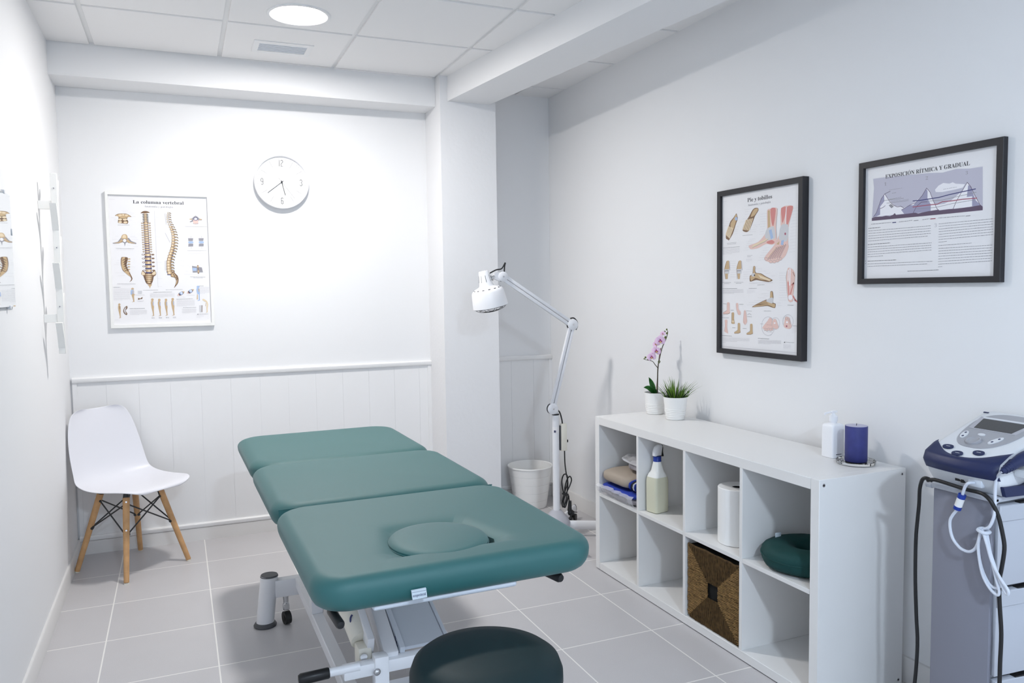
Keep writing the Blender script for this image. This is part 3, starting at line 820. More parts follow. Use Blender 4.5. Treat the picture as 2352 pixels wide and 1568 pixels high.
P3 1174,1639 1205,1634 1225,1651 1225,1696 1229,1735 1223,1769 1223,1820 1223,1856 1226,1868 1180,1875 1178,1870 1203,1862 1194,1805 1181,1757 1171,1706 1167,1673
P3 1228,1617 1224,1628 1214,1635 1200,1638 1187,1635 1177,1627 1174,1617 1178,1606 1188,1599 1202,1596 1216,1599 1225,1607
P7 1204,1645 1221,1656 1221,1707 1208,1713
W0 754 1900 818 1901 7
W0 756 1912 816 1913 7
W0 902 1901 967 1902 7
W0 904 1913 964 1914 7
W0 1045 1902 1110 1903 7
W0 1046 1913 1107 1914 7
W0 1189 1900 1255 1901 7
W0 1191 1912 1252 1913 7
P5 1434,1506 1434,1520 1419,1537 1392,1551 1362,1560 1336,1560 1321,1552 1321,1538 1336,1521 1363,1507 1393,1498 1419,1498
P7 1419,1524 1412,1539 1393,1548 1370,1548 1351,1539 1345,1524 1353,1509 1372,1500 1395,1500 1413,1509
P12 1404,1521 1399,1528 1388,1531 1378,1528 1374,1521 1378,1513 1389,1511 1400,1514
P15 1370,1542 1366,1548 1355,1551 1344,1548 1340,1542 1345,1536 1355,1534 1366,1536
P3 1453,1504 1447,1511 1433,1514 1419,1511 1414,1504 1420,1497 1434,1494 1448,1497
P9 1339,1552 1333,1559 1319,1562 1305,1559 1300,1552 1306,1545 1320,1542 1334,1545
P5 1632,1474 1632,1488 1616,1505 1590,1519 1559,1528 1533,1528 1518,1520 1518,1506 1533,1489 1560,1475 1591,1466 1617,1466
P7 1617,1492 1609,1507 1590,1516 1567,1516 1549,1507 1542,1492 1550,1477 1569,1468 1592,1468 1611,1477
P12 1602,1489 1597,1496 1586,1499 1575,1496 1571,1488 1576,1481 1587,1478 1598,1482
P15 1568,1510 1563,1516 1552,1519 1541,1516 1537,1510 1542,1504 1553,1502 1563,1504
P3 1651,1472 1645,1479 1631,1482 1617,1479 1611,1472 1618,1465 1632,1462 1646,1465
P9 1536,1520 1530,1527 1516,1530 1502,1527 1497,1520 1503,1513 1517,1510 1531,1513
W1 1302 1580 1471 1592 6
W1 1501 1553 1666 1560 6
W0 1278 1618 1619 1615 10
W1 1283 1632 1657 1636 4
W1 1283 1644 1657 1648 4
W1 1282 1656 1656 1660 4
W1 1282 1668 1656 1672 4
W1 1281 1680 1655 1684 4
W1 1280 1692 1655 1696 4
W1 1280 1704 1654 1708 4
W1 1279 1716 1654 1720 4
W1 1279 1728 1484 1730 4
P7 1710,1445 1744,1441 1767,1455 1768,1494 1772,1528 1767,1556 1767,1600 1768,1631 1772,1641 1720,1648 1718,1643 1745,1636 1735,1587 1719,1546 1708,1503 1703,1474
P7 1771,1426 1766,1435 1755,1442 1739,1444 1724,1442 1713,1435 1709,1426 1714,1417 1725,1410 1741,1408 1756,1411 1767,1417
P3 1744,1450 1763,1460 1763,1503 1749,1508
P12 1728,1542 1742,1542 1741,1635 1722,1635
P3 1711,1546 1728,1546 1724,1626 1702,1626
W0 1762 1414 1859 1414 9
W1 1772 1432 1979 1434 4
W1 1771 1445 1978 1446 4
W1 1771 1457 1978 1459 4
W1 1770 1470 1977 1471 4
W1 1770 1482 1977 1484 4
W1 1769 1495 1976 1496 4
W1 1769 1507 1976 1509 4
W1 1768 1520 1975 1521 4
W1 1768 1532 1881 1533 4
W0 1407 1754 1683 1753 9
W1 1386 1773 1685 1777 4
W1 1386 1783 1684 1788 4
W1 1385 1794 1684 1798 4
W1 1385 1805 1683 1809 4
W1 1384 1816 1683 1820 4
W1 1384 1827 1682 1831 4
W1 1383 1837 1547 1840 4
P17 1748,1722 1821,1717 1810,1833 1755,1832
L5 0.006 1807,1725 1800,1827
P4 1819,1627 1848,1618 1913,1654 1939,1705 1926,1765 1919,1833 1877,1839 1901,1824 1898,1756 1911,1705 1890,1671 1830,1645
L3 0.005 1895,1688 1882,1734
P0 1689,1868 1720,1857 1727,1869
W0 1736 1864 1927 1863 9
W2 1680 1880 1836 1882 4
W2 1680 1892 1836 1894 4
W2 1679 1904 1835 1906 4
W2 1679 1916 1764 1917 4
W2 20 1922 120 1926 5"""
ART_FOOT = """T0 0.3508 0.0622 0.3151 0.0248 b Pie y tobillos
T1 0.3546 0.0887 0.294 0.0142 r Anatomía y patología
W2 16 71 139 71 5
P5 400,246 426,284 440,316 394,375 344,449 294,509 195,581 174,574 139,565 107,548 116,478 171,425 231,343 324,294
P3 392,252 418,299 377,366 327,433 258,437 240,367 333,302
P7 434,315 427,328 408,336 385,335 366,325 359,311 366,298 384,291 407,292 426,301
L4 0.012 310,432 208,552
L4 0.012 279,424 184,540
L4 0.012 248,417 159,528
L4 0.012 216,409 134,516
L4 0.012 185,401 109,504
P5 899,212 978,217 987,250 902,312 855,369 761,476 680,499 597,484 572,460 628,387 741,310 836,233
P3 900,223 971,221 971,249 886,303 790,313 852,242
L4 0.012 839,338 745,479
L4 0.012 797,340 706,475
L4 0.012 755,342 666,470
L4 0.012 713,345 627,465
L4 0.012 670,347 587,460
W2 247 275 350 272 4
W2 125 304 308 302 4
W2 108 335 239 332 4
W2 100 361 222 363 4
W2 62 387 205 390 4
W2 395 419 469 417 4
W2 379 455 463 453 4
W2 336 480 438 478 4
W2 328 509 431 507 4
W2 625 216 820 219 4
W2 642 242 772 244 4
W2 561 330 693 327 4
W2 643 278 757 277 4
W2 495 366 644 363 4
W2 840 422 1030 423 4
W2 825 449 976 446 4
W2 761 476 953 474 4
W2 745 502 938 503 4
W0 140 620 406 618 7
W0 149 634 399 634 7
W0 575 539 843 540 7
W0 25 676 498 676 8
W1 22 691 495 692 4
W1 22 704 495 705 4
W1 23 717 495 718 4
W1 23 731 496 731 4
W1 23 744 496 744 4
W1 23 758 287 757 4
P9 1209,268 1217,476 1142,560 988,635 757,668 753,695 799,719 927,717 1021,707 1191,668 1328,684 1432,666 1453,617 1428,486 1469,259 1302,248
P3 1227,265 1280,265 1293,472 1232,484
P8 1294,251 1418,251 1409,356 1367,461 1321,408
P17 1217,483 1382,469 1416,608 1236,623 1158,568
P7 1256,507 1323,495 1371,599 1311,618
P8 1206,643 1327,626 1402,651 1358,674 1237,666
L4 0.008 1235,608 862,672
L1 0.003 1243,614 868,677
L4 0.008 1214,614 856,678
L1 0.003 1222,621 862,683
L4 0.008 1193,621 849,683
L1 0.003 1201,627 856,689
L4 0.008 1172,627 843,689
L1 0.003 1179,634 850,695
L4 0.008 1150,634 837,695
L1 0.003 1158,640 843,701
L1 0.003 1463,259 1435,472 1453,617
P9 1551,257 1831,251 1799,350 1726,500 1726,677 1739,727 1670,824 1548,878 1483,895 1409,903 1334,903 1242,886 1181,874 1146,840 1240,776 1388,694 1475,610 1546,506
P8 1554,261 1669,252 1643,362 1587,437 1564,364
P8 1676,258 1827,254 1785,363 1696,478 1672,371
L12 0.008 1676,258 1661,483
P17 1552,463 1717,465 1715,627 1651,660 1505,619
P7 1564,642 1629,638 1609,701 1551,692
P3 1520,648 1447,681 1507,690
P16 1676,569 1671,579 1656,583 1642,578 1636,567 1641,556 1656,552 1670,557
L16 0.004 1667,689 1511,841
L1 0.004 1681,696 1526,849
L4 0.006 1645,695 1490,834
L16 0.004 1623,694 1455,844
L1 0.004 1638,702 1470,852
L4 0.006 1602,701 1434,838
L16 0.004 1580,700 1398,847
L1 0.004 1595,708 1413,855
L4 0.006 1558,706 1377,843
L16 0.004 1536,706 1341,850
L1 0.004 1551,713 1357,858
L4 0.006 1515,712 1320,847
L16 0.004 1493,711 1284,853
L1 0.004 1508,719 1299,861
L4 0.006 1471,718 1263,852
L16 0.004 1448,717 1226,857
L1 0.004 1463,725 1242,864
L4 0.006 1426,724 1205,856
P9 1241,853 1234,863 1212,869 1186,869 1164,862 1155,851 1163,841 1185,835 1211,836 1233,843
L1 0.002 1241,853 1237,861 1226,867 1209,870 1189,869 1172,865 1160,859 1155,851 1160,844 1171,838 1189,835 1208,835 1225,839 1237,845 1241,853
P9 1350,888 1343,899 1323,905 1299,904 1279,897 1271,887 1279,877 1298,871 1322,871 1342,878
L1 0.002 1350,888 1346,896 1336,902 1320,905 1302,905 1286,901 1275,895 1271,887 1275,879 1286,873 1301,870 1319,871 1335,874 1346,881 1350,888
P9 1437,890 1430,900 1412,906 1390,906 1372,899 1365,889 1372,879 1389,873 1412,873 1430,880
L1 0.002 1437,890 1433,898 1424,904 1409,907 1393,906 1379,903 1369,896 1365,889 1368,881 1378,875 1392,872 1408,873 1423,876 1433,883 1437,890
P9 1515,881 1509,891 1493,897 1473,897 1456,890 1450,880 1456,870 1472,864 1492,864 1508,871
L1 0.002 1515,881 1512,889 1503,894 1490,897 1476,897 1462,894 1453,887 1450,880 1453,872 1462,866 1475,863 1489,864 1502,867 1511,874 1515,881
P9 1585,861 1579,871 1565,877 1547,877 1532,870 1526,860 1531,850 1546,844 1564,844 1579,851
L1 0.002 1585,861 1582,868 1574,874 1562,877 1549,877 1537,873 1529,867 1526,860 1529,852 1537,847 1548,843 1561,844 1573,847 1581,854 1585,861
W2 1797 280 1957 280 4
W2 1794 316 1952 315 4
W2 1791 352 1948 351 3
W2 1787 388 1943 387 3
W2 1784 425 1939 423 4
W2 1781 461 1935 458 4
W2 1778 497 1930 494 4
W2 1775 534 1926 530 3
W2 1772 570 1921 566 3
W2 1768 606 1917 602 4
W2 1765 643 1912 638 4
W2 1762 679 1908 674 4
W2 1759 716 1903 710 4
W2 1756 753 1899 747 4
W2 1752 789 1894 783 4
W2 1043 298 1212 301 4
W2 1041 329 1204 331 4
W2 1038 360 1196 361 4
W2 1036 390 1187 391 4
W2 1033 421 1179 421 4
W2 1031 452 1170 452 4
W2 1029 483 1162 482 4
W2 1026 514 1153 512 4
W2 1024 545 1145 543 4
W2 764 594 924 593 4
W2 732 620 893 618 4
W2 699 646 861 644 4
W2 667 672 830 670 4
W2 635 698 798 696 4
W2 602 725 766 722 4
W2 1146 718 1284 716 4
W2 1113 747 1269 745 4
W2 1079 775 1255 774 4
W2 1046 804 1240 803 4
W2 1012 833 1226 832 4
W2 978 862 1211 861 4
W0 703 799 845 798 6
W0 703 813 801 812 6
W2 679 838 834 842 4
W2 679 848 834 851 4
W2 679 857 834 861 4
W2 680 867 765 869 4
P3 129,854 205,851 214,932 191,958 70,956
P17 70,956 207,958 204,1016 81,1015
P3 91,1015 172,1013 165,1083 113,1087
L2 0.01 209,856 227,968
L5 0.004 129,854 70,956 93,1083
L10 0.004 75,979 191,976
P3 472,861 545,859 554,937 532,963 416,961
P17 416,961 547,963 544,1020 427,1019
P3 437,1019 514,1017 507,1086 458,1090
L2 0.01 549,863 566,972
L5 0.004 472,861 416,961 438,1085
L10 0.004 421,984 532,981
W2 238 852 395 857 5
W2 239 881 396 886 5
W2 239 911 396 915 5
W2 240 940 397 944 5
W2 240 970 397 973 4
W2 241 999 398 1003 4
W2 242 1028 398 1032 4
W2 242 1058 399 1061 5
W0 16 1129 259 1132 7
W0 63 1144 214 1146 7
W0 353 1129 605 1132 7
W0 401 1145 554 1147 7
W0 18 1211 435 1212 10
W1 18 1227 609 1226 5
W1 18 1239 609 1237 5
W1 18 1251 610 1249 5
W1 18 1263 610 1260 5
W1 19 1274 349 1273 5
W0 753 1212 957 1212 9
W2 707 1231 910 1231 4
W2 707 1244 910 1243 4
W2 708 1257 911 1256 4
W2 708 1269 820 1269 4
P5 867,938 918,939 927,1012 1067,1026 1192,1065 1363,1112 1263,1133 1087,1119 943,1106 807,1124 775,1113 778,1053 847,1028
P3 874,941 911,941 912,1016 1050,1030 1174,1069 1332,1112 1087,1107 925,1080 816,1114 789,1062 860,1032
P17 920,1041 911,1054 886,1062 854,1062 828,1054 818,1040 827,1027 853,1020 885,1020 910,1028
P10 920,1046 915,1053 902,1056 889,1053 884,1045 889,1038 902,1035 915,1038
L4 0.008 996,1046 1314,1112
L5 0.003 1000,1052 1318,1116
L4 0.008 1014,1059 1304,1115
L5 0.003 1018,1065 1308,1120
L4 0.008 1033,1071 1294,1119
L5 0.003 1036,1077 1297,1123
L4 0.008 1051,1083 1284,1122
L5 0.003 1054,1089 1287,1126
W2 775 941 976 943 4
W2 692 970 849 970 4
W2 589 1001 832 1000 4
W2 609 1030 796 1029 4
W2 610 1060 778 1058 4
W2 601 1088 778 1086 4
W2 922 969 1093 970 4
W2 995 1000 1208 1000 4
W2 1156 1030 1304 1026 4
W2 1322 1060 1433 1059 4
L2 0.002 761,1144 1367,1143
W0 976 1169 1159 1168 8
P5 1309,1254 1366,1251 1385,1324 1373,1383 1442,1399 1426,1449 1340,1442 1236,1427 1023,1438 842,1446 914,1419 1093,1374 1199,1351 1294,1346
P3 1318,1256 1356,1256 1368,1324 1303,1325 1305,1292
P3 860,1441 1076,1387 1199,1360 1322,1392 1425,1403 1409,1445 1270,1418 1023,1432
P17 1294,1329 1375,1326 1373,1387 1322,1392 1199,1368 1234,1351
L5 0.003 933,1424 1217,1368
L5 0.003 954,1422 1231,1381
L5 0.003 976,1420 1245,1394
L5 0.003 998,1418 1260,1408
W2 1231 1240 1292 1241 4
W2 1091 1276 1267 1280 4
W2 1145 1303 1285 1305 4
W2 985 1328 1198 1329 4
W2 895 1363 1129 1362 4
W2 757 1389 1004 1386 4
W2 711 1419 896 1415 4
W2 1450 1388 1576 1388 4
W2 1476 1416 1593 1418 4
W0 1149 1491 1327 1489 8
P9 1706,1009 1729,973 1778,972 1843,995 1892,1047 1886,1127 1873,1224 1852,1320 1845,1365 1789,1376 1740,1354 1713,1256 1698,1159 1686,1078
L8 0.012 1816,1175 1863,1151 1787,1288
L8 0.012 1734,1143 1754,1289
L12 0.012 1778,982 1775,1175
L12 0.01 1738,997 1733,1118
P12 1842,1320 1833,1339 1808,1351 1776,1352 1749,1340 1739,1321 1748,1302 1774,1290 1806,1290 1832,1301
L8 0.014 1852,1304 1901,1352 1989,1383
L1 0.003 1706,1009 1686,1078 1713,1256 1748,1358
L5 0.005 1843,1023 1885,1071
W2 1524 1029 1698 1032 4
W2 1525 1058 1699 1061 4
W2 1526 1088 1700 1090 4
W2 1527 1117 1701 1119 4
W2 1528 1147 1701 1148 4
W2 1528 1177 1702 1178 4
W2 1529 1206 1703 1207 4
W2 1530 1236 1704 1236 4
W2 1531 1265 1705 1265 4
W2 1532 1295 1706 1295 4
W2 1532 1325 1706 1324 4
W2 1533 1354 1707 1353 4
W0 1730 1414 1868 1415 9
P9 148,1398 220,1397 226,1487 234,1528 167,1543 45,1545 41,1527 146,1493
L1 0.002 148,1398 146,1493 41,1527
L5 0.003 45,1545 167,1543 234,1528
P9 405,1404 467,1403 475,1474 533,1508 524,1548 466,1545 417,1484
L1 0.002 405,1404 417,1484 466,1545
P3 286,1527 353,1525 350,1601 371,1663 332,1669 277,1662 287,1603
L5 0.004 286,1527 285,1661
P4 351,1637 342,1647 320,1652 298,1649 288,1639 297,1628 319,1624 342,1627
P9 628,1497 675,1497 705,1592 712,1636 660,1674 606,1647 606,1612
L1 0.002 628,1497 606,1612 660,1672
P9 87,1626 162,1624 154,1715 183,1796 125,1789 74,1772 97,1699
L1 0.002 87,1626 97,1699 74,1772
P3 457,1661 519,1659 524,1738 532,1774 473,1788 368,1792 364,1776 455,1745
L1 0.002 457,1661 455,1745 364,1776
L5 0.003 368,1792 473,1788 532,1774
P3 794,1664 855,1662 860,1742 867,1777 810,1791 707,1795 703,1779 792,1748
L1 0.002 794,1664 792,1748 703,1779
L5 0.003 707,1795 810,1791 867,1777
W0 37 1411 128 1413 8
W0 493 1412 611 1414 8
W0 260 1494 348 1494 8
W0 690 1496 835 1497 8
W0 714 1569 837 1570 8
W0 14 1595 202 1594 8
W0 307 1721 392 1722 8
W0 595 1722 699 1720 8
L2 0.005 723,1544 769,1528 825,1544
L2 0.0025 1423,1670 1420,1695 1408,1719 1390,1742 1364,1761 1333,1776 1299,1785 1262,1790 1225,1788 1190,1781 1157,1769 1130,1751 1110,1730 1097,1706 1092,1680 1095,1654 1107,1629 1127,1607 1153,1588 1184,1573 1220,1564 1256,1560 1293,1562 1328,1570 1360,1583 1386,1600 1406,1621 1418,1644 1423,1670
L2 0.0025 1542,1633 1540,1648 1533,1663 1522,1677 1506,1689 1487,1698 1466,1704 1443,1707 1420,1706 1398,1701 1379,1693 1362,1682 1349,1669 1341,1655 1338,1639 1340,1623 1348,1608 1360,1594 1376,1582 1395,1573 1416,1567 1439,1565 1462,1566 1483,1571 1503,1579 1519,1589 1532,1602 1539,1617 1542,1633
L2 0.0025 1862,1603 1859,1621 1851,1638 1837,1654 1818,1668 1796,1678 1770,1685 1743,1688 1715,1687 1689,1682 1666,1673 1646,1660 1630,1645 1621,1628 1617,1610 1620,1591 1628,1574 1643,1558 1662,1544 1685,1534 1711,1527 1738,1525 1765,1526 1791,1532 1815,1541 1834,1553 1849,1568 1858,1585 1862,1603
P9 1300,1568 1361,1592 1345,1647 1389,1692 1364,1711 1261,1726 1172,1716 1115,1701 1154,1666 1240,1612
P9 1404,1584 1455,1589 1490,1638 1517,1679 1484,1703 1415,1699 1363,1667 1365,1617
P9 1208,1715 1200,1726 1182,1731 1163,1727 1155,1717 1162,1705 1181,1700 1200,1704
L1 0.0018 1208,1715 1204,1722 1195,1728 1182,1731 1168,1729 1159,1724 1155,1717 1158,1709 1168,1703 1181,1700 1194,1702 1204,1707 1208,1715
P9 1253,1720 1246,1731 1228,1736 1209,1732 1201,1722 1208,1711 1227,1706 1245,1709
L1 0.0018 1253,1720 1250,1728 1241,1734 1228,1736 1214,1734 1205,1729 1201,1722 1204,1714 1214,1708 1227,1706 1240,1707 1250,1712 1253,1720
P9 1298,1712 1291,1723 1273,1728 1254,1724 1246,1713 1254,1702 1272,1697 1291,1701
L1 0.0018 1298,1712 1295,1719 1286,1725 1273,1728 1260,1726 1250,1721 1246,1713 1250,1706 1259,1700 1272,1697 1285,1699 1295,1704 1298,1712
P9 1344,1717 1336,1728 1318,1733 1300,1729 1292,1719 1299,1708 1317,1702 1336,1706
L1 0.0018 1344,1717 1340,1724 1331,1730 1318,1733 1305,1731 1295,1726 1292,1719 1295,1711 1304,1705 1317,1702 1330,1704 1340,1709 1344,1717
P9 1388,1708 1381,1719 1363,1724 1344,1721 1337,1710 1344,1699 1362,1694 1380,1698
L1 0.0018 1388,1708 1385,1716 1376,1722 1363,1724 1350,1723 1340,1718 1337,1710 1340,1703 1349,1697 1362,1694 1375,1696 1385,1701 1388,1708
P12 1444,1631 1438,1639 1421,1642 1404,1640 1397,1633 1403,1626 1420,1622 1437,1625
P9 1672,1559 1713,1548 1778,1564 1799,1613 1830,1661 1782,1691 1700,1689 1642,1667 1657,1609
P16 1729,1662 1723,1670 1710,1674 1696,1671 1690,1663 1695,1655 1709,1651 1723,1654
P12 1741,1614 1734,1623 1718,1627 1702,1624 1695,1616 1701,1607 1718,1604 1734,1607
L1 0.0018 1730,1566 1726,1574 1715,1580 1701,1583 1686,1581 1675,1575 1670,1567 1674,1559 1685,1553 1700,1550 1714,1552 1725,1558 1730,1566
L1 0.0018 1774,1577 1770,1584 1761,1588 1749,1588 1739,1584 1735,1578 1738,1571 1748,1567 1760,1566 1770,1570 1774,1577
L1 0.0018 1791,1599 1787,1606 1778,1610 1766,1611 1756,1607 1752,1600 1755,1593 1765,1589 1777,1589 1787,1593 1791,1599
L1 0.0018 1808,1621 1804,1628 1795,1633 1782,1633 1773,1629 1769,1623 1772,1616 1782,1611 1794,1611 1804,1615 1808,1621
W0 1859 1656 1977 1657 8
W2 1830 1677 1987 1676 4
W2 1831 1691 1987 1691 4
W2 1831 1706 1988 1705 4
W2 1832 1721 1988 1720 4
W2 1832 1735 1918 1735 4
W0 1055 1652 1135 1652 6
W16 1224 1660 1349 1659 7
W1 1226 1746 1365 1744 6
W0 13 1835 295 1831 10
W1 14 1859 780 1847 4
W1 14 1874 780 1861 5
W1 14 1889 781 1876 5
W1 14 1905 445 1897 5
W1 15 1923 117 1920 5
W0 1004 1835 1288 1832 10
W1 1008 1856 1582 1844 4
W1 1008 1865 1582 1852 4
W1 1008 1873 1582 1861 4
W1 1008 1882 1582 1869 4
W1 1009 1890 1583 1877 4
W1 1009 1899 1330 1891 4
P0 1642,1863 1672,1848 1682,1861
W0 1697 1855 1892 1855 7
W2 1636 1883 1820 1881 4
W2 1636 1892 1820 1890 4
W2 1637 1901 1820 1898 4
W2 1637 1910 1821 1907 4
W2 1637 1919 1821 1916 4
W2 1637 1928 1739 1926 4
L2 0.002 16,1976 1996,1969"""
ART_SHEET = """P11 132,203 348,209 833,244 1040,257 1241,285 1433,260 1620,288 1791,290 1806,968 121,956 150,368
P12 1133,548 1183,489 1252,456 1340,480 1388,466 1426,494 1492,510 1558,525 1530,574 1417,589 1243,602 1144,588
P12 150,885 198,818 239,715 280,577 337,502 429,644 509,736 598,758 653,788 750,754 835,708 940,620 1006,501 1053,569 1094,675 1145,803 1274,797 1371,755 1428,709 1522,626 1590,504 1641,580 1688,702 1780,882 1789,904 1343,893 836,890 509,888
P13 150,885 198,818 239,715 280,577 326,518 332,631 262,717 263,861 198,884
P13 614,818 750,754 804,761 940,620 1006,512 1022,554 1023,676 1074,783 1075,894 836,901 664,893
P13 1604,543 1641,580 1707,799 1780,882 1762,895 1663,888 1661,730 1588,731
P1 407,712 446,693 492,745 452,770
L14 0.0035 145,890 198,818 280,577 337,502 418,642 486,721 553,759 609,754 653,788
L14 0.0035 620,819 750,754 846,721 940,620 1006,501 1058,575 1104,709 1166,861 1196,897
L14 0.0035 804,898 857,790 930,726 1023,732
L14 0.0035 1401,900 1438,796 1522,626 1590,500 1641,580 1688,702 1771,881
L14 0.0035 337,502 429,468
L14 0.0035 262,753 315,736 349,710
P14 121,906 174,890 303,899 361,889 430,905 487,885 509,859 531,896 729,895 836,892 889,913 942,902 1045,891 1176,884 1206,899 1343,893 1439,899 1626,894 1780,884 1805,911 1806,966 1344,967 121,956
L15 0.006 798,689 940,693 1043,688 1194,683 1341,659 1705,621
L16 0.006 799,792 941,789 1075,789 1175,790 1244,761 1361,765 1532,760 1725,768
L1 0.003 1044,724 1244,733 1715,675
L1 0.003 857,830 1146,842 1381,811 1716,790
L1 0.003 315,617 463,619 652,621
L1 0.003 372,672 728,671
T0 0.1713 0.1169 0.6384 0.0341 b EXPOSICIÓN RÍTMICA Y GRADUAL
T1 0.1628 0.1792 0.0184 0.0295 r 1
T1 0.4949 0.1808 0.0164 0.0279 r 2
T1 0.7828 0.187 0.0148 0.0265 r 3
W1 406 448 625 445 15
W1 457 513 530 508 19
W1 406 615 608 600 21
W1 446 651 735 654 16
W2 1253 565 1446 556 24
W1 112 1020 459 1020 24
W1 585 1028 794 1021 23
W1 953 1028 1056 1023 22
W1 1187 1026 1565 1031 22
L15 0.006 476,1023 532,1024
L1 0.004 821,1027 890,1028
L16 0.006 1076,1024 1147,1025
L1 0.004 1582,1033 1641,1032
W0 64 1091 271 1090 22
W1 64 1137 1082 1142 22
W1 64 1183 1082 1184 22
W1 64 1229 1083 1226 22
W1 64 1274 1083 1268 22
W1 64 1320 1036 1310 22
W0 59 1384 443 1380 22
W1 57 1432 1099 1427 22
W1 57 1476 1100 1467 22
W1 57 1519 1100 1507 22
W1 57 1563 1100 1547 22
W1 57 1606 325 1601 22
W0 60 1685 548 1686 22
W1 57 1737 1122 1736 22
W1 57 1781 1044 1776 22
T2 0.569 0.5841 0.016 0.0305 r 3
W1 1200 1122 1946 1119 20
W1 1200 1165 1946 1160 20
W1 1200 1208 1947 1200 20
W1 1201 1251 1947 1240 20
W1 1201 1295 1948 1280 20
W1 1201 1338 1948 1321 20
W1 1202 1381 1949 1361 20
W1 1202 1424 1321 1421 20
W1 1202 1481 1669 1472 20
W1 1203 1528 1942 1524 20
W1 1203 1571 1943 1564 20
W1 1203 1614 1943 1605 20
W1 1204 1658 1944 1645 20
W1 1204 1701 1944 1686 20
W1 1204 1745 1945 1726 20
W1 1205 1788 1945 1767 20
W1 1205 1832 1268 1829 20
W0 734 1890 1216 1882 19
L1 0.003 18,1686 25,1671
L1 0.003 16,1730 30,1718"""
# ------------------------------------------------------------------ camera
cam = bpy.data.cameras.new('camera'); cam.sensor_width = 36; cam.lens = 36 * 1809.66 / 2352; cam.clip_start = .02
co = bpy.data.objects.new('camera', cam); COL.objects.link(co)
YAW, PIT, ROL = .4098, .0671, -.0141
fw = Vector((math.sin(YAW) * math.cos(PIT), math.cos(YAW) * math.cos(PIT), -math.sin(PIT)))
rt = Vector((math.cos(YAW), -math.sin(YAW), 0)); up = rt.cross(fw)
r2 = rt * math.cos(ROL) + up * math.sin(ROL); u2 = -rt * math.sin(ROL) + up * math.cos(ROL)
m4 = Matrix((r2, u2, -fw)).transposed().to_4x4(); m4.translation = (-1.9067, -1.9098, 1.398)
co.matrix_world = m4; SC.camera = co

# ------------------------------------------------------------------ room shell
ZC = 2.637; YN = -4.3
def yb(x): return 2.84 - .0147 * (x + 1.8)          # back wall plane
def xl(y): return -2.403 + .0066 * (y - 2.84)        # left wall plane
XR = .425
A1 = .0081
b = MB(); b.face([(-2.6, YN - .1, 0), (.6, YN - .1, 0), (.6, 3.0, 0), (-2.6, 3.0, 0)])
fl = struct('floor', b, M['floor'])
for v in fl.data.vertices:
    v.co.x, v.co.y = v.co.x * math.cos(-A1) + v.co.y * math.sin(-A1), -v.co.x * math.sin(-A1) + v.co.y * math.cos(-A1)
fl.rotation_euler.z = -A1
def slab(name, pts, z0, z1, m):
    b = MB(); b.loops([[(x, y, z0) for x, y in pts], [(x, y, z1) for x, y in pts]]); return struct(name, b, m)
slab('wall_back', [(-2.55, yb(-2.55)), (.55, yb(.55)), (.55, 3.0), (-2.55, 3.0)], 0, 2.75, M['wall'])
slab('wall_left', [(xl(YN) - .12, YN), (xl(YN), YN), (xl(2.9), 2.9), (xl(2.9) - .12, 2.9)], 0, 2.75, M['wall'])
slab('wall_right', [(XR, YN), (XR + .12, YN), (XR + .12, 2.9), (XR, 2.9)], 0, 2.75, M['wall'])
slab('wall_front', [(-2.6, YN - .12), (.6, YN - .12), (.6, YN), (-2.6, YN)], 0, 2.75, M['wall'])
# pillar, beam, soffit
slab('wall_pillar', [(-.413, 2.532), (-.064, 2.532), (-.064, 2.83), (-.413, 2.83)], 0, 2.66, M['plaster'])
bd = Vector((math.sin(-.1133), math.cos(-.1133), 0))
pL = Vector((-.367, 2.5315, 0)); pR = Vector((-.103, 2.5315, 0))
nL = pL - bd * 6.7; nR = pR - bd * 6.7
slab('wall_beam', [(pL.x, pL.y), (nL.x, nL.y), (nR.x, nR.y), (pR.x, pR.y)], 2.495, 2.66, M['wall'])
slab('wall_soffit', [(xl(2.6) - .001, 2.597), (-.4135, 2.618), (-.4135, 2.83), (xl(2.8) - .001, 2.845)], 2.478, 2.66, M['wall'])
# ceiling: grid slab with dropped tiles
b = MB(); b.mi = 1; b.box((-2.6, YN, ZC + .010), (.6, 3.0, ZC + .05)); b.mi = 0
ac = .0116; ca, sa = math.cos(-ac), math.sin(-ac)
xs = [-2.225 + .595 * k for k in range(-1, 6)]; ysr = [1.992 + .6 * k for k in range(-11, 3)]
for xa, xb in zip(xs, xs[1:]):
    for ya, yc in zip(ysr, ysr[1:]):
        b.box((xa + .011, ya + .011, ZC), (xb - .011, yc - .011, ZC + .012), .0015, 1,
              Matrix.Translation((-1.3, 1.0, 0)) @ Matrix.Rotation(-ac, 4, 'Z') @ Matrix.Translation((1.3, -1.0, 0)))
struct('ceiling', b, [M['ceil'], M['ceilgrid']])
# baseboards
b = MB(); b.loops([[(xl(y) - .005, y, 0), (xl(y) + .011, y, 0), (xl(y) + .011, y, .082), (xl(y) + .008, y, .086), (xl(y) - .005, y, .086)] for y in (YN, 2.83)])
struct('baseboard_left', b, M['base'])
b = MB(); b.loops([[(x, yb(x) + .005, 0), (x, yb(x) - .022, 0), (x, yb(x) - .022, .072), (x, yb(x) + .005, .072)] for x in (-2.395, -.414)])
b.loops([[(x, yb(x) + .005, 0), (x, yb(x) - .012, 0), (x, yb(x) - .012, .072), (x, yb(x) + .005, .072)] for x in (-.063, .424)])
struct('baseboard_back', b, M['base'])
b = MB(); b.loops([[(XR + .005, y, 0), (XR - .014, y, 0), (XR - .014, y, .086), (XR - .011, y, .09), (XR + .005, y, .09)] for y in (YN, 2.8)])
struct('baseboard_right', b, M['base'])
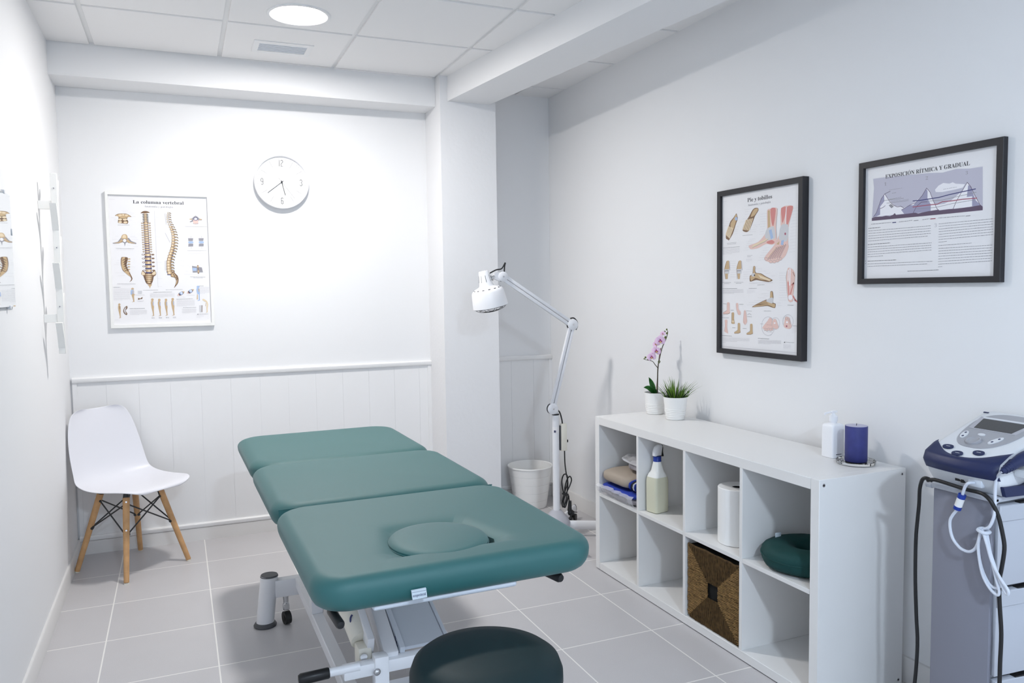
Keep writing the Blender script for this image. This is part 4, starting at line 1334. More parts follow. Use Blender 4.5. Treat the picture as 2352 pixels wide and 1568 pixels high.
# wainscot boards, rail and foot moulding
def boards(b, x0, x1):
    w = .1585; x = x0; k = 0
    while x < x1 - .004:
        xe = min(x + w, x1)
        b.loops([[(p, yb(p) + .004, z), (p, yb(p) - d, z), (q, yb(q) - d, z), (q, yb(q) + .004, z)] for p, q, z, d in ((x + .0005, xe - .0005, .078, .008), (x + .0005, xe - .0005, .93, .008))])
        x = xe
def backing(b, x0, x1): b.loops([[(x, yb(x) + .004, z), (x, yb(x) - .0064, z)] for x in (x0, x1) for z in (.079, .929)][:0] or [[(x, yb(x) + .004, .079), (x, yb(x) - .0064, .079), (x, yb(x) - .0064, .929), (x, yb(x) + .004, .929)] for x in (x0, x1)])
def mould(b, x0, x1, z0, z1, d):
    b.loops([[(x, yb(x) + .004, z0), (x, yb(x) - d + .003, z0), (x, yb(x) - d, z0 + .004), (x, yb(x) - d, z1 - .006), (x, yb(x) - d + .005, z1), (x, yb(x) + .004, z1)] for x in (x0, x1)])
b = MB(); backing(b, -2.392, -.4136); backing(b, -.0634, .4245); boards(b, -2.392, -.4135); boards(b, -.025, .4245); b.box((-.0635, yb(-.05) - .008, .078), (-.0255, yb(-.05) + .003, .93))
b.box((-2.394, yb(-2.39) - .014, .078), (-2.372, yb(-2.39) + .003, .93)); b.box((-.436, yb(-.43) - .014, .078), (-.4132, yb(-.43) + .003, .93)); b.box((.402, yb(.41) - .014, .078), (.4245, yb(.41) + .003, .935))
struct('trim_1', b, M['panelling'])
b = MB(); mould(b, -2.394, -.4132, .929, .957, .022); mould(b, -.0635, .4245, .929, .957, .022)
struct('trim_2', b, M['trim'])
b = MB(); mould(b, -2.394, -.4132, .074, .100, .026); mould(b, -.0635, .4245, .074, .100, .016)
struct('trim_3', b, M['trim'])

# ------------------------------------------------------------------ ceiling lights and vent
def ceiling_light(label, x, y, dm, r=.115):
    t = thing('ceiling_light', label, 'ceiling light', (x, y, ZC), 0)
    b = MB(); b.lathe([(r + .002, -.002), (r + .012, -.007), (r + .022, -.005), (r + .026, .0005)], 48, cap0=False, cap1=False); b.build('trim_ring', M['ceilgrid'], t)
    b = MB(); b.face([(r * math.cos(-2 * PI * i / 48), r * math.sin(-2 * PI * i / 48), -.004) for i in range(48)]); b.build('diffuser', dm, t)
    return t
ceiling_light('round white ceiling light glowing beside the air vent', -1.32, 1.79, M['diffuser'])
ceiling_light('round cool white ceiling light at the near end of the room', -1.33, -3.0, M['diffuser2'])
t = thing('ceiling_vent', 'white rectangular air vent with grey slats in the tiled ceiling', 'air vent', (-1.324, 2.322, ZC), -ac)
b = MB()
for a, c in (((-.144, -.1, -.004), (.144, -.064, .001)), ((-.144, .063, -.004), (.144, .1, .001)), ((-.144, -.064, -.004), (-.116, .063, .001)), ((.116, -.064, -.004), (.144, .063, .001))): b.box(a, c)
b.build('frame', M['ceilgrid'], t)
b = MB(); b.box((-.117, -.065, .0005), (.117, .064, .0015)); b.build('backing', M['slatgrey'], t)
for k in range(6):
    b = MB(); y = -.053 + k * .0212; b.obox((-.116, y, -.0015), (.116, y, -.0015), .012, .0016); b.build('slat', M['steelgrey'], t)

# ------------------------------------------------------------------ framed prints
def art_mesh(src, W, H, y0):
    """flat printed sheet in local x (right), z (up), facing -y; top left corner at origin"""
    b = MB(); b.mi = 0; b.box((0, y0, -H), (W, y0 + .001, 0)); k = 0
    rnd = random.Random(5)
    for ln in src.split('\n'):
        if not ln: continue
        kind = ln[0]; body = ln[1:]; k += 1
        lay = y0 - .0004 - k * 1.5e-6
        if kind == 'T':
            f = body.split(' ', 6); b.mi = 1 + int(f[0]); u, v, w, h = map(float, f[1:5]); sty, txt = f[5], f[6]
            add_text(b, txt, lambda x, y: (u * W + x, lay, -v * H + y), w * W, h * H, 0.0 if sty == 'b' else -.012)
            continue
        f = body.split(' '); b.mi = 1 + int(f[0])
        if kind == 'P':
            pts = [tuple(int(q) / 2000 for q in p.split(',')) for p in f[1:]]
            if len(pts) > 4 and int(f[0]) in (3, 4, 5, 8, 9, 10, 17): pts = smooth2d(pts)
            b.face([(u * W, lay, -v * H) for u, v in pts])
        elif kind == 'L':
            w = float(f[1]) * W / 2; pts = [tuple(int(q) / 2000 for q in p.split(',')) for p in f[2:]]
            pts = [Vector((u * W, -v * H)) for u, v in pts]
            for p, q in zip(pts, pts[1:]):
                d = q - p
                if d.length < 1e-6: continue
                n = Vector((-d.y, d.x)).normalized() * w; e = d.normalized() * w * .5
                b.face([(a.x, lay, a.y) for a in (p + n - e, q + n + e, q - n + e, p - n - e)])
        elif kind == 'W':
            u0, v0, u1, v1, h = (int(q) / 2000 for q in f[1:]); L = (u1 - u0) * W; x = 0; hh = h * H * .36
            while x < L:
                w = min(rnd.uniform(.6, 2.6) * max(h * H, .003), L - x)
                s = (v1 - v0) * H / max(L, 1e-6)
                b.face([(u0 * W + x, lay, -v0 * H - s * x), (u0 * W + x + w, lay, -v0 * H - s * (x + w)), (u0 * W + x + w, lay, -v0 * H - s * (x + w) + hh), (u0 * W + x, lay, -v0 * H - s * x + hh)])
                x += w + max(h * H, .003) * .35
    return b
def smooth2d(P, sub=3):
    n = len(P); Q = []
    for i in range(n):
        a, b_, c, d = P[i - 1], P[i], P[(i + 1) % n], P[(i + 2) % n]
        for j in range(sub):
            s = j / sub; Q.append(tuple(.5 * (2 * q + (r - p) * s * .8 + (2 * p - 5 * q + 4 * r - w) * s * s * .8 + (3 * q - p - 3 * r + w) * s ** 3 * .8 + (r - q) * .4 * (3 * s * s - 2 * s ** 3)) for p, q, r, w in zip(a, b_, c, d)))
    return Q
def framed(label, loc, rz, w, h, fx, ft, fb, depth, fm, art, group=None):
    """outer w x h; border fx at the sides, ft top, fb bottom; loc = outer top left corner on the wall"""
    t = thing('framed_poster', label, 'framed poster', loc, rz)
    b = MB(); d = depth
    out_ = [(0, 0), (w, 0), (w, -h), (0, -h)]; inn = [(fx, -ft), (w - fx, -ft), (w - fx, -h + fb), (fx, -h + fb)]
    e = .0015
    oe = [(e, -e), (w - e, -e), (w - e, -h + e), (e, -h + e)]
    b.loops([[(x, 0, z) for x, z in out_], [(x, -d + e, z) for x, z in out_], [(x, -d, z) for x, z in oe], [(x, -d, z) for x, z in inn], [(x, -d + .014, z) for x, z in inn]], True, False)
    b.build('frame', fm, t, sharp=25)
    a = art_mesh(art, w - 2 * fx, h - ft - fb, 0)
    for v in a.bm.verts: v.co += Vector((fx, -d + .0125, -ft))
    a.build('print', [M['paper']] + ART_MATS, t)
    return t
framed('white framed chart of the spine titled La columna vertebral on the back wall', (-2.196, yb(-2.196), 1.946), -.0147, .522, .732, .0145, .018, .018, .022, M['offwhite'], ART_SPINE)
framed('tall black framed foot and ankle chart above the white cube shelf', (XR, 1.028, 1.822), -PI / 2, .529, .731, .0235, .023, .022, .032, M['blackpaint'], ART_FOOT)
framed('wide black framed text sheet with mountain drawing, nearest the camera', (XR, .237, 1.832), -PI / 2, .542, .436, .0215, .0215, .0195, .02, M['blackpaint'], ART_SHEET)

# ------------------------------------------------------------------ wall clock
t = thing('wall_clock', 'round white wall clock with thin black hands on the back wall', 'clock', (-1.284, yb(-1.284), 2.026), -.0147)
yx = lambda p: Vector((p.x, -p.z, p.y))            # z-up lathe -> faces -y
RX = Matrix.Rotation(PI / 2, 4, 'X')
b = MB(); b.lathe([(.138, .0), (.149, .004), (.152, .018), (.1525, .034), (.150, .038), (.1465, .038), (.144, .033), (.1425, .022)], 72, xf=RX, cap1=False); b.build('case', M['whiteplastic'], t)
b = MB(); b.lathe([(.1435, .018), (.1435, .0215)], 72, xf=RX); b.build('dial', M['dial'], t)
b = MB(); fz = -.0219
def radial(b, ang, r0, r1, w, y, w1=None):
    a = math.radians(ang); d = Vector((math.sin(a), math.cos(a))); n = Vector((d.y, -d.x)); w1 = w if w1 is None else w1
    b.face([(p.x, y, p.y) for p in (d * r0 - n * w / 2, d * r1 - n * w1 / 2, d * r1 + n * w1 / 2, d * r0 + n * w / 2)])
for k in range(60):
    if k % 15 == 0: continue
    if k % 5 == 0: radial(b, k * 6, .093, .132, .0013, fz)
    else: radial(b, k * 6, .1285, .1325, .0014, fz)
def stroke(b, pts, w, y):
    for p, q in zip(pts, pts[1:]):
        p = Vector(p); q = Vector(q); d = (q - p)
        if d.length < 1e-7: continue
        n = Vector((-d.y, d.x)).normalized() * w / 2; e = d.normalized() * w * .4
        b.face([(v.x, y, v.y) for v in (p - n - e, q - n + e, q + n + e, p + n - e)])
def arc(cx, cy, rx, ry, a0, a1, n=10): return [(cx + rx * math.cos(math.radians(a0 + (a1 - a0) * i / n)), cy + ry * math.sin(math.radians(a0 + (a1 - a0) * i / n))) for i in range(n + 1)]
W_ = .0028; H_ = .034
def num(ch, cx, cy):
    w = .0052; h = H_ / 2
    if ch == '1': stroke(b, [(cx, cy - h), (cx, cy + h)], W_, fz)
    if ch == '2': stroke(b, arc(cx, cy + h - w, w, w, 180, 0) + [(cx + w, cy + h * .35), (cx - w, cy - h * .3), (cx - w, cy - h), (cx + w, cy - h)], W_, fz)
    if ch == '3': stroke(b, arc(cx, cy + h - w, w, w, 170, 0) + [(cx + w, cy + .004), (cx + .001, cy)], W_, fz); stroke(b, [(cx + .001, cy), (cx + w, cy - .004)] + arc(cx, cy - h + w, w, w, 0, -170), W_, fz)
    if ch == '9': stroke(b, arc(cx, cy + h - w, w, w, 0, 180) + [(cx - w, cy + .003)] + arc(cx, cy + .003, w, w, 180, 360), W_, fz); stroke(b, [(cx + w, cy + h - w), (cx + w, cy - h + w)] + arc(cx, cy - h + w, w, w, 0, -160), W_, fz)
    if ch == '6': stroke(b, arc(cx, cy - h + w, w, w, 180, 360) + [(cx + w, cy - .003)] + arc(cx, cy - .003, w, w, 0, 180), W_, fz); stroke(b, [(cx - w, cy - h + w), (cx - w, cy + h - w)] + arc(cx, cy + h - w, w, w, 180, 20), W_, fz)
num('1', -.010, .107); num('2', .004, .107); num('3', .108, 0); num('6', 0, -.107); num('9', -.108, 0)
b.build('numerals', M['numeral'], t)
b = MB(); add_text(b, 'QUARTZ', lambda x, y: (-.0095 + x, fz, -.052 + y), .019, .006, 0, False); b.build('dial_text', ART_MATS[2], t)
for nm, ang, r0, r1, w, y in (('minute_hand', 231.5, -.012, .102, .0024, -.027), ('hour_hand', 166.5, -.01, .077, .0028, -.0255), ('second_hand', 142.8, -.028, .115, .0011, -.0285)):
    b = MB(); a = math.radians(ang); d = Vector((math.sin(a), 0, math.cos(a)))
    b.obox(d * r0 + Vector((0, y, 0)), d * r1 + Vector((0, y, 0)), w, .0006, up=(0, 1, 0)); b.build(nm, M['black'], t)
b = MB(); b.cyl((0, -.021, 0), (0, -.031, 0), .0046, n=20); b.build('hand_pin', M['black'], t)

# ------------------------------------------------------------------ mirror on the left wall
my1, my0 = 1.349, .80; mz0, mz1 = 1.36, 1.748
t = thing('wall_mirror', 'frameless mirror on the left wall reflecting the spine chart', 'mirror', (xl(my1), my1, mz0), math.atan2(-.0066, 1) + PI / 2)
L_ = my1 - my0                                       # local x runs along +y, -y towards the room
b = MB(); b.box((-L_, -.010, 0), (0, -.004, mz1 - mz0)); b.build('mirror_pane', M['mirror'], t)
b = MB(); b.box((-L_ + .01, -.0038, .01), (-.01, -.0005, mz1 - mz0 - .01)); b.build('backing', M['greyplastic'], t)
for x, z, v in ((-.0, .26, 1), (-.10, 0, 0), (-.42, 0, 0), (-.10, mz1 - mz0, 0), (-.42, mz1 - mz0, 0)):
    b = MB()
    if v: b.box((-.006, -.0125, z - .012), (.004, -.0005, z + .012), .001, 1)
    else: b.box((x - .008, -.0125, z - (.008 if z == 0 else .005)), (x + .008, -.0005, z + (.005 if z == 0 else .008)), .001, 1)
    b.build('clip', M['clearplastic'], t)

# ------------------------------------------------------------------ coat rack on the left wall
t = thing('coat_rack', 'white upright coat rack with slanted pegs on the left wall', 'coat rack', (xl(2.06), 2.06, 1.14), 0)
X0 = xl(2.06); w_ = mw(t)
b = MB(); b.box((-2.357, 2.05, 1.14), (-2.331, 2.074, 1.925), .0015, 1); b.build('rail', M['offwhite'], t, world=w_)
for z in (1.788, 1.296):
    b = MB(); b.box((X0 + .0005, 2.052, z - .018), (-2.3568, 2.072, z + .018), .001, 1); b.build('spacer', M['offwhite'], t, world=w_)
for z, sgn in ((1.79, -1), (1.535, -1), (1.277, -1), (1.90, 1), (1.655, 1), (1.405, 1)):
    b = MB(); yr = 2.05 if sgn < 0 else 2.074
    pr_ = [(yr, z - .112), (yr + sgn * .02, z - .06), (yr + sgn * .058, z), (yr + sgn * .036, z + .002), (yr, z - .045)]
    b.prism(pr_, -2.358, -2.332, lambda y, zz, x: (x, y, zz)); b.build('peg', M['offwhite'], t, world=w_)
for z in (1.86, 1.603, 1.347):
    b = MB(); b.cyl((-2.345, 2.0505, z), (-2.345, 2.0485, z), .0045, .004, 14); s_ = b.build('screw', M['chrome'], t, world=w_)
    b = MB(); b.cyl((-2.345, 2.049, z), (-2.345, 2.048, z), .002, n=8); b.build('screw_socket', M['black'], s_, world=w_)
# ------------------------------------------------------------------ white shell chair in the corner
t = thing('shell_chair', 'white moulded shell chair on four splayed beech legs in the corner', 'chair', (-2.124, 2.515, 0), math.atan2(-.77, .63) + PI / 2)
# local: forward = -y, right side = +x when seen from behind
prof = [(-.250, .428, .10), (-.243, .437, .145), (-.225, .443, .185), (-.18, .443, .215), (-.11, .434, .228), (-.03, .425, .232), (.05, .421, .230), (.115, .427, .227), (.155, .447, .224), (.180, .485, .221), (.195, .535, .216), (.208, .60, .207), (.220, .67, .196), (.231, .735, .180), (.240, .78, .160), (.244, .80, .135), (.246, .808, .095)]
def shellgrid(off):
    rows = []; n = 18
    for i, (y, z, w) in enumerate(prof):
        a = prof[max(i - 1, 0)]; c = prof[min(i + 1, len(prof) - 1)]
        tg = Vector((0, c[0] - a[0], c[1] - a[1])).normalized(); nr = Vector((0, -tg.z, tg.y))   # up for seat, forward for back
        k = i / (len(prof) - 1)
        cup = .012 + .034 * math.exp(-((k - .55) / .2) ** 2) + .03 * max(0, k - .45)
        if k < .15: cup -= .02 * (1 - k / .15)
        row = []
        for j in range(n + 1):
            v = -1 + 2 * j / n
            p = Vector((v * w, y, z)) + nr * (cup * abs(v) ** 2.2 + off)
            if k > .35: p.x *= 1 - .05 * math.exp(-((k - .55) / .12) ** 2) * abs(v)
            row.append(p)
        rows.append(row)
    return rows
b = MB(); g1 = shellgrid(0); g0 = shellgrid(-.007)
R1 = [b.verts(r) for r in g1]; R0 = [b.verts(r) for r in g0]
for R in (R1, R0):
    for a, c in zip(R, R[1:]):
        for j in range(len(a) - 1): b._face([a[j], a[j + 1], c[j + 1], c[j]])
edge = lambda R: R[0] + [r[-1] for r in R[1:]] + R[-1][-2::-1] + [r[0] for r in R[-2:0:-1]]
e1, e0 = edge(R1), edge(R0)
for i in range(len(e1)): b._face([e1[i], e1[(i + 1) % len(e1)], e0[(i + 1) % len(e1)], e0[i]])
o = b.build('seat_shell', M['chairplastic'], t, sharp=60)
sm = o.modifiers.new('subsurf', 'SUBSURF'); sm.levels = 1; sm.render_levels = 2
tops = {}; feet = {}
for sx in (-1, 1):
    for sy in (-1, 1):
        f0 = Vector((sx * .183, sy * .187, 0)); f1 = Vector((sx * .098, sy * .098 + .0, .392)); feet[sx, sy] = f0; tops[sx, sy] = f1
        b = MB(); d = (f1 - f0).normalized(); q0 = f0 + Vector((0, 0, .006))
        b.cyl(q0, f1, .0125, .0165, 20); lg = b.build('leg', M['wood'], t)
        b = MB(); b.cyl(f0, f0 + Vector((0, 0, .0065)), .0115, .012, 16); b.build('foot_pad', M['cream'], lg)
        for k in (.62, .955):
            p = f0.lerp(f1, k); n = Vector((sx * .7, sy * .7, .15)).normalized() if not (sx == -1 and sy == -1) else Vector((-.6, -.8, .1)).normalized()
            b = MB(); r_ = .0125 + .004 * k; b.cyl(p + n * (r_ - .001), p + n * (r_ + .0015), .0042, n=12); b.build('screw', M['chrome'], lg)
        b = MB(); b.tube([f1 - d * .03 + Vector((-sx * .016, 0, 0)), f1 + Vector((-sx * .016, 0, 0)), f1 + Vector((-sx * .03, -sy * .01, .018)), f1 + Vector((-sx * .05, -sy * .03, .024))], .0045, 6); b.cyl(f1 + d * .0004, f1 + d * .008 + Vector((0, 0, .016)), .0155, .012, 16); b.build('bracket', M['wire'], t)
P_ = lambda k, s: feet[k].lerp(tops[k], s)
ks = [(-1, -1), (1, -1), (1, 1), (-1, 1)]
for i in range(4):
    a, c = ks[i], ks[(i + 1) % 4]
    for p, q in ((a, c), (c, a)):
        A_ = P_(p, .93); B_ = P_(q, .55); v = (B_ - A_).normalized()
        b = MB(); b.tube([A_ + v * .012, B_ - v * .012], .0036, 6, 1); b.sphere(B_ - v * .016 - Vector((0, 0, .003)), .009, 8, 6); b.sphere(A_ + v * .016, .007, 8, 6); b.build('brace_wire', M['wire'], t)
b = MB(); b.obox((-.1, -.1, .405), (.1, .1, .405), .012, .005); b.obox((-.1, .1, .405), (.1, -.1, .405), .012, .005); b.sphere((0, 0, .405), .03, 12, 6, (1, 1, .5)); b.build('under_frame', M['wire'], t)

# ------------------------------------------------------------------ treatment table
TX0 = -1.269
t = thing('treatment_table', 'teal padded treatment table with face hole plug on a white lifting frame', 'treatment table', (TX0, .88, 0), 0)
w_ = mw(t)
def cushion(cx, cy, hx, hy, R, zb, zm, zt, it, ib, hole=None):
    b = MB(); L = []
    n = 16
    def ol(inset, z): return [Vector((x, y, z)) for x, y in rrect(hx - inset, hy - inset, max(R - inset * .5, .02), n, cx, cy)]
    L.append(ol(ib + .03, zb))
    for k in range(0, 6):
        a = PI / 2 * k / 5; L.append(ol(ib * (1 - math.sin(a)), zb + (zm - zb) * (1 - math.cos(a)) if 0 else zm - (zm - zb) * math.cos(a)))
    for k in range(1, 9):
        a = PI / 2 * k / 8; L.append(ol(it * (1 - math.cos(a)), zm + (zt - zm) * math.sin(a)))
    outer = L[-1]
    if hole is None:
        c = Vector((cx, cy, zt + .004))
        for s_ in (.8, .55, .3, .08): L.append([Vector((cx + (p.x - cx) * s_, cy + (p.y - cy) * s_, zt + .004 * (1 - s_ * s_))) for p in outer])
        b.loops(L)
    else:
        hxc, hyc, hr, hr2 = hole
        E = []
        for p in outer:
            a = math.atan2((p.y - hyc) / hr2, (p.x - hxc) / hr); E.append(Vector((hxc + hr * math.cos(a), hyc + hr2 * math.sin(a), 0)))
        for s_ in (.11, .09, .072, .058, .047, .038, .030, .023, .017, .011, .006, .002, 0):
            row = []
            for p, e in zip(outer, E):
                e = Vector((e.x, e.y, zt)); D_ = (p - e).xy.length; dist = min(s_, D_ * (.35 + .6 * s_ / .11)) if s_ else 0
                q = e.lerp(p, dist / D_)
                q.z = zt + .001 * min(1, dist / .1) - .013 * math.exp(-(dist / .034) ** 2) * min(1, D_ / .03); row.append(q)
            L.append(row)
        L.append([Vector((hxc + (e.x - hxc) * .985, hyc + (e.y - hyc) * .985, zt - .03)) for e in E])
        L.append([Vector((hxc + (e.x - hxc) * .98, hyc + (e.y - hyc) * .98, zt - .06)) for e in E])
        b.loops(L)
    for v in b.bm.verts:                             # the pads sit a touch askew on the frame
        dx, dy = v.co.x - TX0, v.co.y - .88; v.co.x = TX0 + dx * .9998 - dy * .010; v.co.y = .88 + dy * .9998 + dx * .010
    return b
ZT, ZM, ZB = .737, .702, .652
hx = .372
cushion(TX0, .217, hx, .352, .085, ZB, ZM, ZT, .032, .03, (-1.271, .069, .141, .157)).build('head_cushion', M['teal'], t, world=w_)
cushion(TX0, .905, hx, .33, .085, ZB + .004, ZM, ZT, .042, .03).build('seat_cushion', M['teal'], t, world=w_)
cushion(TX0, 1.585, hx - .004, .345, .10, ZB + .002, ZM - .003, ZT - .005, .05, .03).build('leg_cushion', M['teal'], t, world=w_)
b = MB(); pl = [(.118, ZT - .05), (.130, ZT - .03), (.1335, ZT - .016), (.1325, ZT - .009), (.126, ZT - .003), (.11, ZT + .0005), (.07, ZT + .004), (.01, ZT + .005)]
b.lathe(pl, 64); 
for v in b.bm.verts: v.co = Vector((-1.270 + v.co.x, .071 + v.co.y * 1.085, v.co.z + .003))
pg = b.build('face_hole_plug', M['teal'], t, world=w_)
b = MB(); b.tube([(-1.270 + .1335 * math.cos(2 * PI * i / 48), .071 + .1448 * math.sin(2 * PI * i / 48), ZT - .012) for i in range(48)], .0018, 6, 1, True); b.build('piping', M['teal'], pg, world=w_)
b = MB(); b.box((-1.622, .572, .690), (-.912, .5735, .726)); b.box((-1.623, .571, .724), (-.911, .5745, .7275), .001, 1); b.build('seam_flap', M['teal'], t, world=w_)
# maker's tag on the near end
b = MB(); b.mi = 0
tp = Vector((-1.4080, -.1405, .6895)); bt = Vector((-1.4045, -.1365, .666)); rw = Vector((.0365, .0008, .0005))
off = Vector((0, -.0045, -.001))
b.loops([[tp, tp + rw, bt + rw, bt], [tp + off, tp + rw + off, bt + rw + off, bt + off]])
ux = rw.normalized(); uy = (tp - bt).normalized()
b.mi = 1; add_text(b, 'ecopostural', lambda x, y: bt + off * 1.06 + ux * (.002 + x) + uy * (.007 + y), .032, .0078, 0, True, .7)
b.mi = 1; b.loops([[tp + off * 1.04 - uy * .0042, tp + rw + off * 1.04 - uy * .0042, tp + rw + off * 1.04 - uy * .005, tp + off * 1.04 - uy * .005]], True, False)
b.build('maker_tag', [M['label'], M['ink']], t, world=w_)
# upper frame
b = MB()
b.box((-1.492, -.108, .638), (-1.118, .50, .657), .008, 3); b.build('head_tray', M['steelgrey'], t, world=w_)
b = MB()
for x in (-1.53, -1.04): b.box((x, -.02, .618), (x + .03, 1.86, .652), .003, 1)
for y in (.52, .58, 1.2, 1.84): b.box((-1.53, y, .622), (-1.01, y + .03, .650), .003, 1)
b.build('upper_frame', M['steelwhite'], t, world=w_)
b = MB(); b.box((-1.625, 1.20, .640), (-1.60, 1.30, .660), .006, 2); b.build('hinge_cover', M['steelwhite'], t, world=w_)
def grip(name, p0, p1, q, r=.011):
    p0 = Vector(p0); p1 = Vector(p1); q = Vector(q)
    b = MB(); b.tube([p0, p1], r * .8, 12, 1); o = b.build(name, M['steelwhite'], t, world=w_)
    b = MB(); d = (q - p1).normalized(); L = (q - p1).length
    b.cyl(p1, q, r, n=16, prof=[(r * .9, -.002), (r, .002), (r, L - .008), (r * .75, L - .001), (r * .3, L)]); b.build('rubber_grip', M['black'], o, world=w_)
grip('tilt_lever', (-1.578, .05, .640), (-1.580, -.050, .636), (-1.5745, -.140, .634))
grip('tilt_lever', (-1.03, .10, .640), (-1.022, .02, .640), (-.9895, -.102, .636), .0125)
# base
def foot(x, y):
    c0 = Vector((x, y, 0)); top = Vector((x + .024 * (1 if x < TX0 else -1), y + .012, .205))
    b = MB(); b.cyl(c0 + Vector((0, 0, .012)), top, .036, .0355, 32); f = b.build('support_foot', M['steelwhite'], t, world=w_)
    b = MB(); b.cyl(top, top + Vector((0, 0, .007)), .0368, .034, 32); b.build('end_cap', M['darkgrey'], f, world=w_)
    b = MB(); b.lathe([(.045, 0), (.047, .006), (.042, .014), (.036, .018)], 32, c0); b.build('rubber_pad', M['darkgrey'], f, world=w_)
    return top
for y in (1.468, .40):
    foot(-1.588, y); foot(-.946, y)
    b = MB(); b.box((-1.545, y - .022, .117), (-.99, y + .025, .190), .004, 2); b.build('base_crossbar', M['steelwhite'], t, world=w_)
    for x in (-1.502, -1.03):
        b = MB(); c = Vector((x, y - .01, 0)); b.cyl((x, y - .005, .118), (x, y - .005, .085), .013, .011, 12); b.box((x - .013, y - .02, .058), (x + .013, y + .012, .088), .003, 1); cs = b.build('caster', M['chrome'], t, world=w_)
        b = MB(); b.cyl((x - .012, y - .022, .0275), (x + .012, y - .016, .0275), .027, n=24); b.cyl((x - .0135, y - .022, .0275), (x + .0135, y - .016, .0275), .012, n=16); b.build('caster_wheel', M['black'], cs, world=w_)
for x in (-1.462, -1.09):
    b = MB(); b.box((x, .36, .150), (x + .042, 1.447, .192), .003, 1); b.build('base_side_rail', M['steelwhite'], t, world=w_)
b = MB(); b.box((-1.462, 1.03, .19), (-1.418, 1.075, .625), .003, 1); b.build('upright', M['steelwhite'], t, world=w_)
b = MB(); b.box((-1.10, 1.03, .19), (-1.055, 1.075, .625), .003, 1); b.build('upright', M['steelwhite'], t, world=w_)
# lifting arms, pivot tube, post and motor
b = MB(); b.obox((-1.205, .43, .278), (-1.205, 1.18, .53), .132, .012); b.obox((-1.2795, .43, .262), (-1.2795, 1.18, .514), .017, .055, .003); b.obox((-1.131, .43, .262), (-1.131, 1.18, .514), .012, .05, .003)
la = b.build('lift_arm', M['steelgrey'], t, world=w_)
b = MB(); b.tube([(-1.2888, .478, .302), (-1.2888, .470, .296), (-1.2888, .474, .291), (-1.2888, .462, .289), (-1.2888, .466, .281), (-1.2888, .455, .279), (-1.2888, .459, .273)], .0009, 5, 3); b.build('pen_scribble', M['ink'], la, world=w_)
b = MB(); b.obox((-1.318, .42, .255), (-1.300, 1.0, .45), .045, .06, .004); b.obox((-1.376, .44, .30), (-1.376, 1.0, .49), .022, .06, .003); b.build('lift_arm', M['steelwhite'], t, world=w_)
b = MB(); b.box((-1.47, .395, .228), (-1.15, .435, .268), .006, 2); b.build('pivot_tube', M['steelwhite'], t, world=w_)
b = MB(); b.box((-1.377, .385, .06), (-1.333, .43, .286), .004, 2); pp = b.build('pivot_post', M['steelwhite'], t, world=w_)
b = MB(); b.cyl((-1.372, .3865, .245), (-1.372, .381, .245), .011, n=16); b.sphere((-1.372, .381, .245), .008, 12, 8, (1, .5, 1)); b.build('bolt', M['chrome'], pp, world=w_)
grip('pivot_lever', (-1.42, .405, .262), (-1.513, .405, .262), (-1.602, .405, .260), .0165)
b = MB(); b.tube([(-1.412, .80, .435), (-1.405, .62, .36), (-1.392, .50, .30)], .034, 16, 4); b.box((-1.415, .44, .235), (-1.372, .50, .30), .006, 2); mo = b.build('lift_motor', M['cream'], t, world=w_)
b = MB(); b.cyl((-1.40, .445, .275), (-1.40, .432, .275), .011, n=14); b.build('bolt', M['chrome'], mo, world=w_)
b = MB(); b.tube([(-1.405 + .012 * math.cos(a), .538 + .006 * math.sin(a), .352 + .018 * math.sin(a)) for a in (2.0, 2.7, 3.4, 4.1, 4.6)], .003, 6); b.build('logo_mark', M['ink'], mo, world=w_)
b = MB(); b.tube([(-1.46, .75, .60), (-1.45, .72, .52), (-1.43, .70, .44), (-1.42, .68, .40)], .005, 8); b.build('motor_cable', M['black'], t, world=w_)

# ------------------------------------------------------------------ round stool
t = thing('round_stool', 'round dark teal upholstered stool seat in the foreground', 'stool', (-1.267, -.262, 0), 0)
b = MB(); pr_ = [(.10, .468), (.152, .47), (.170, .479), (.1775, .500), (.177, .522), (.169, .544), (.152, .557), (.11, .566), (.05, .570), (.005, .571)]
b.lathe(pr_, 72); b.build('seat', M['tealdark'], t)
b = MB(); b.cyl((0, 0, .46), (0, 0, .469), .10, n=32); b.build('seat_plate', M['black'], t)
b = MB(); b.cyl((0, 0, .10), (0, 0, .30), .025, n=24); b.cyl((0, 0, .30), (0, 0, .46), .014, n=24); b.build('gas_column', M['chrome'], t)
for k in range(5):
    a = 2 * PI * k / 5 + .3; d = Vector((math.cos(a), math.sin(a), 0))
    b = MB(); b.obox(d * .02 + Vector((0, 0, .095)), d * .25 + Vector((0, 0, .07)), .03, .022, .003); lg = b.build('base_leg', M['chrome'], t)
    b = MB(); n_ = Vector((-d.y, d.x, 0)); b.cyl(d * .245 + n_ * .012 + Vector((0, 0, .026)), d * .245 - n_ * .012 + Vector((0, 0, .026)), .026, n=20); b.box((d * .245 - Vector((.008, .008, 0)) + Vector((0, 0, .03))), (d * .245 + Vector((.008, .008, 0)) + Vector((0, 0, .068)))); b.build('caster', M['black'], lg)

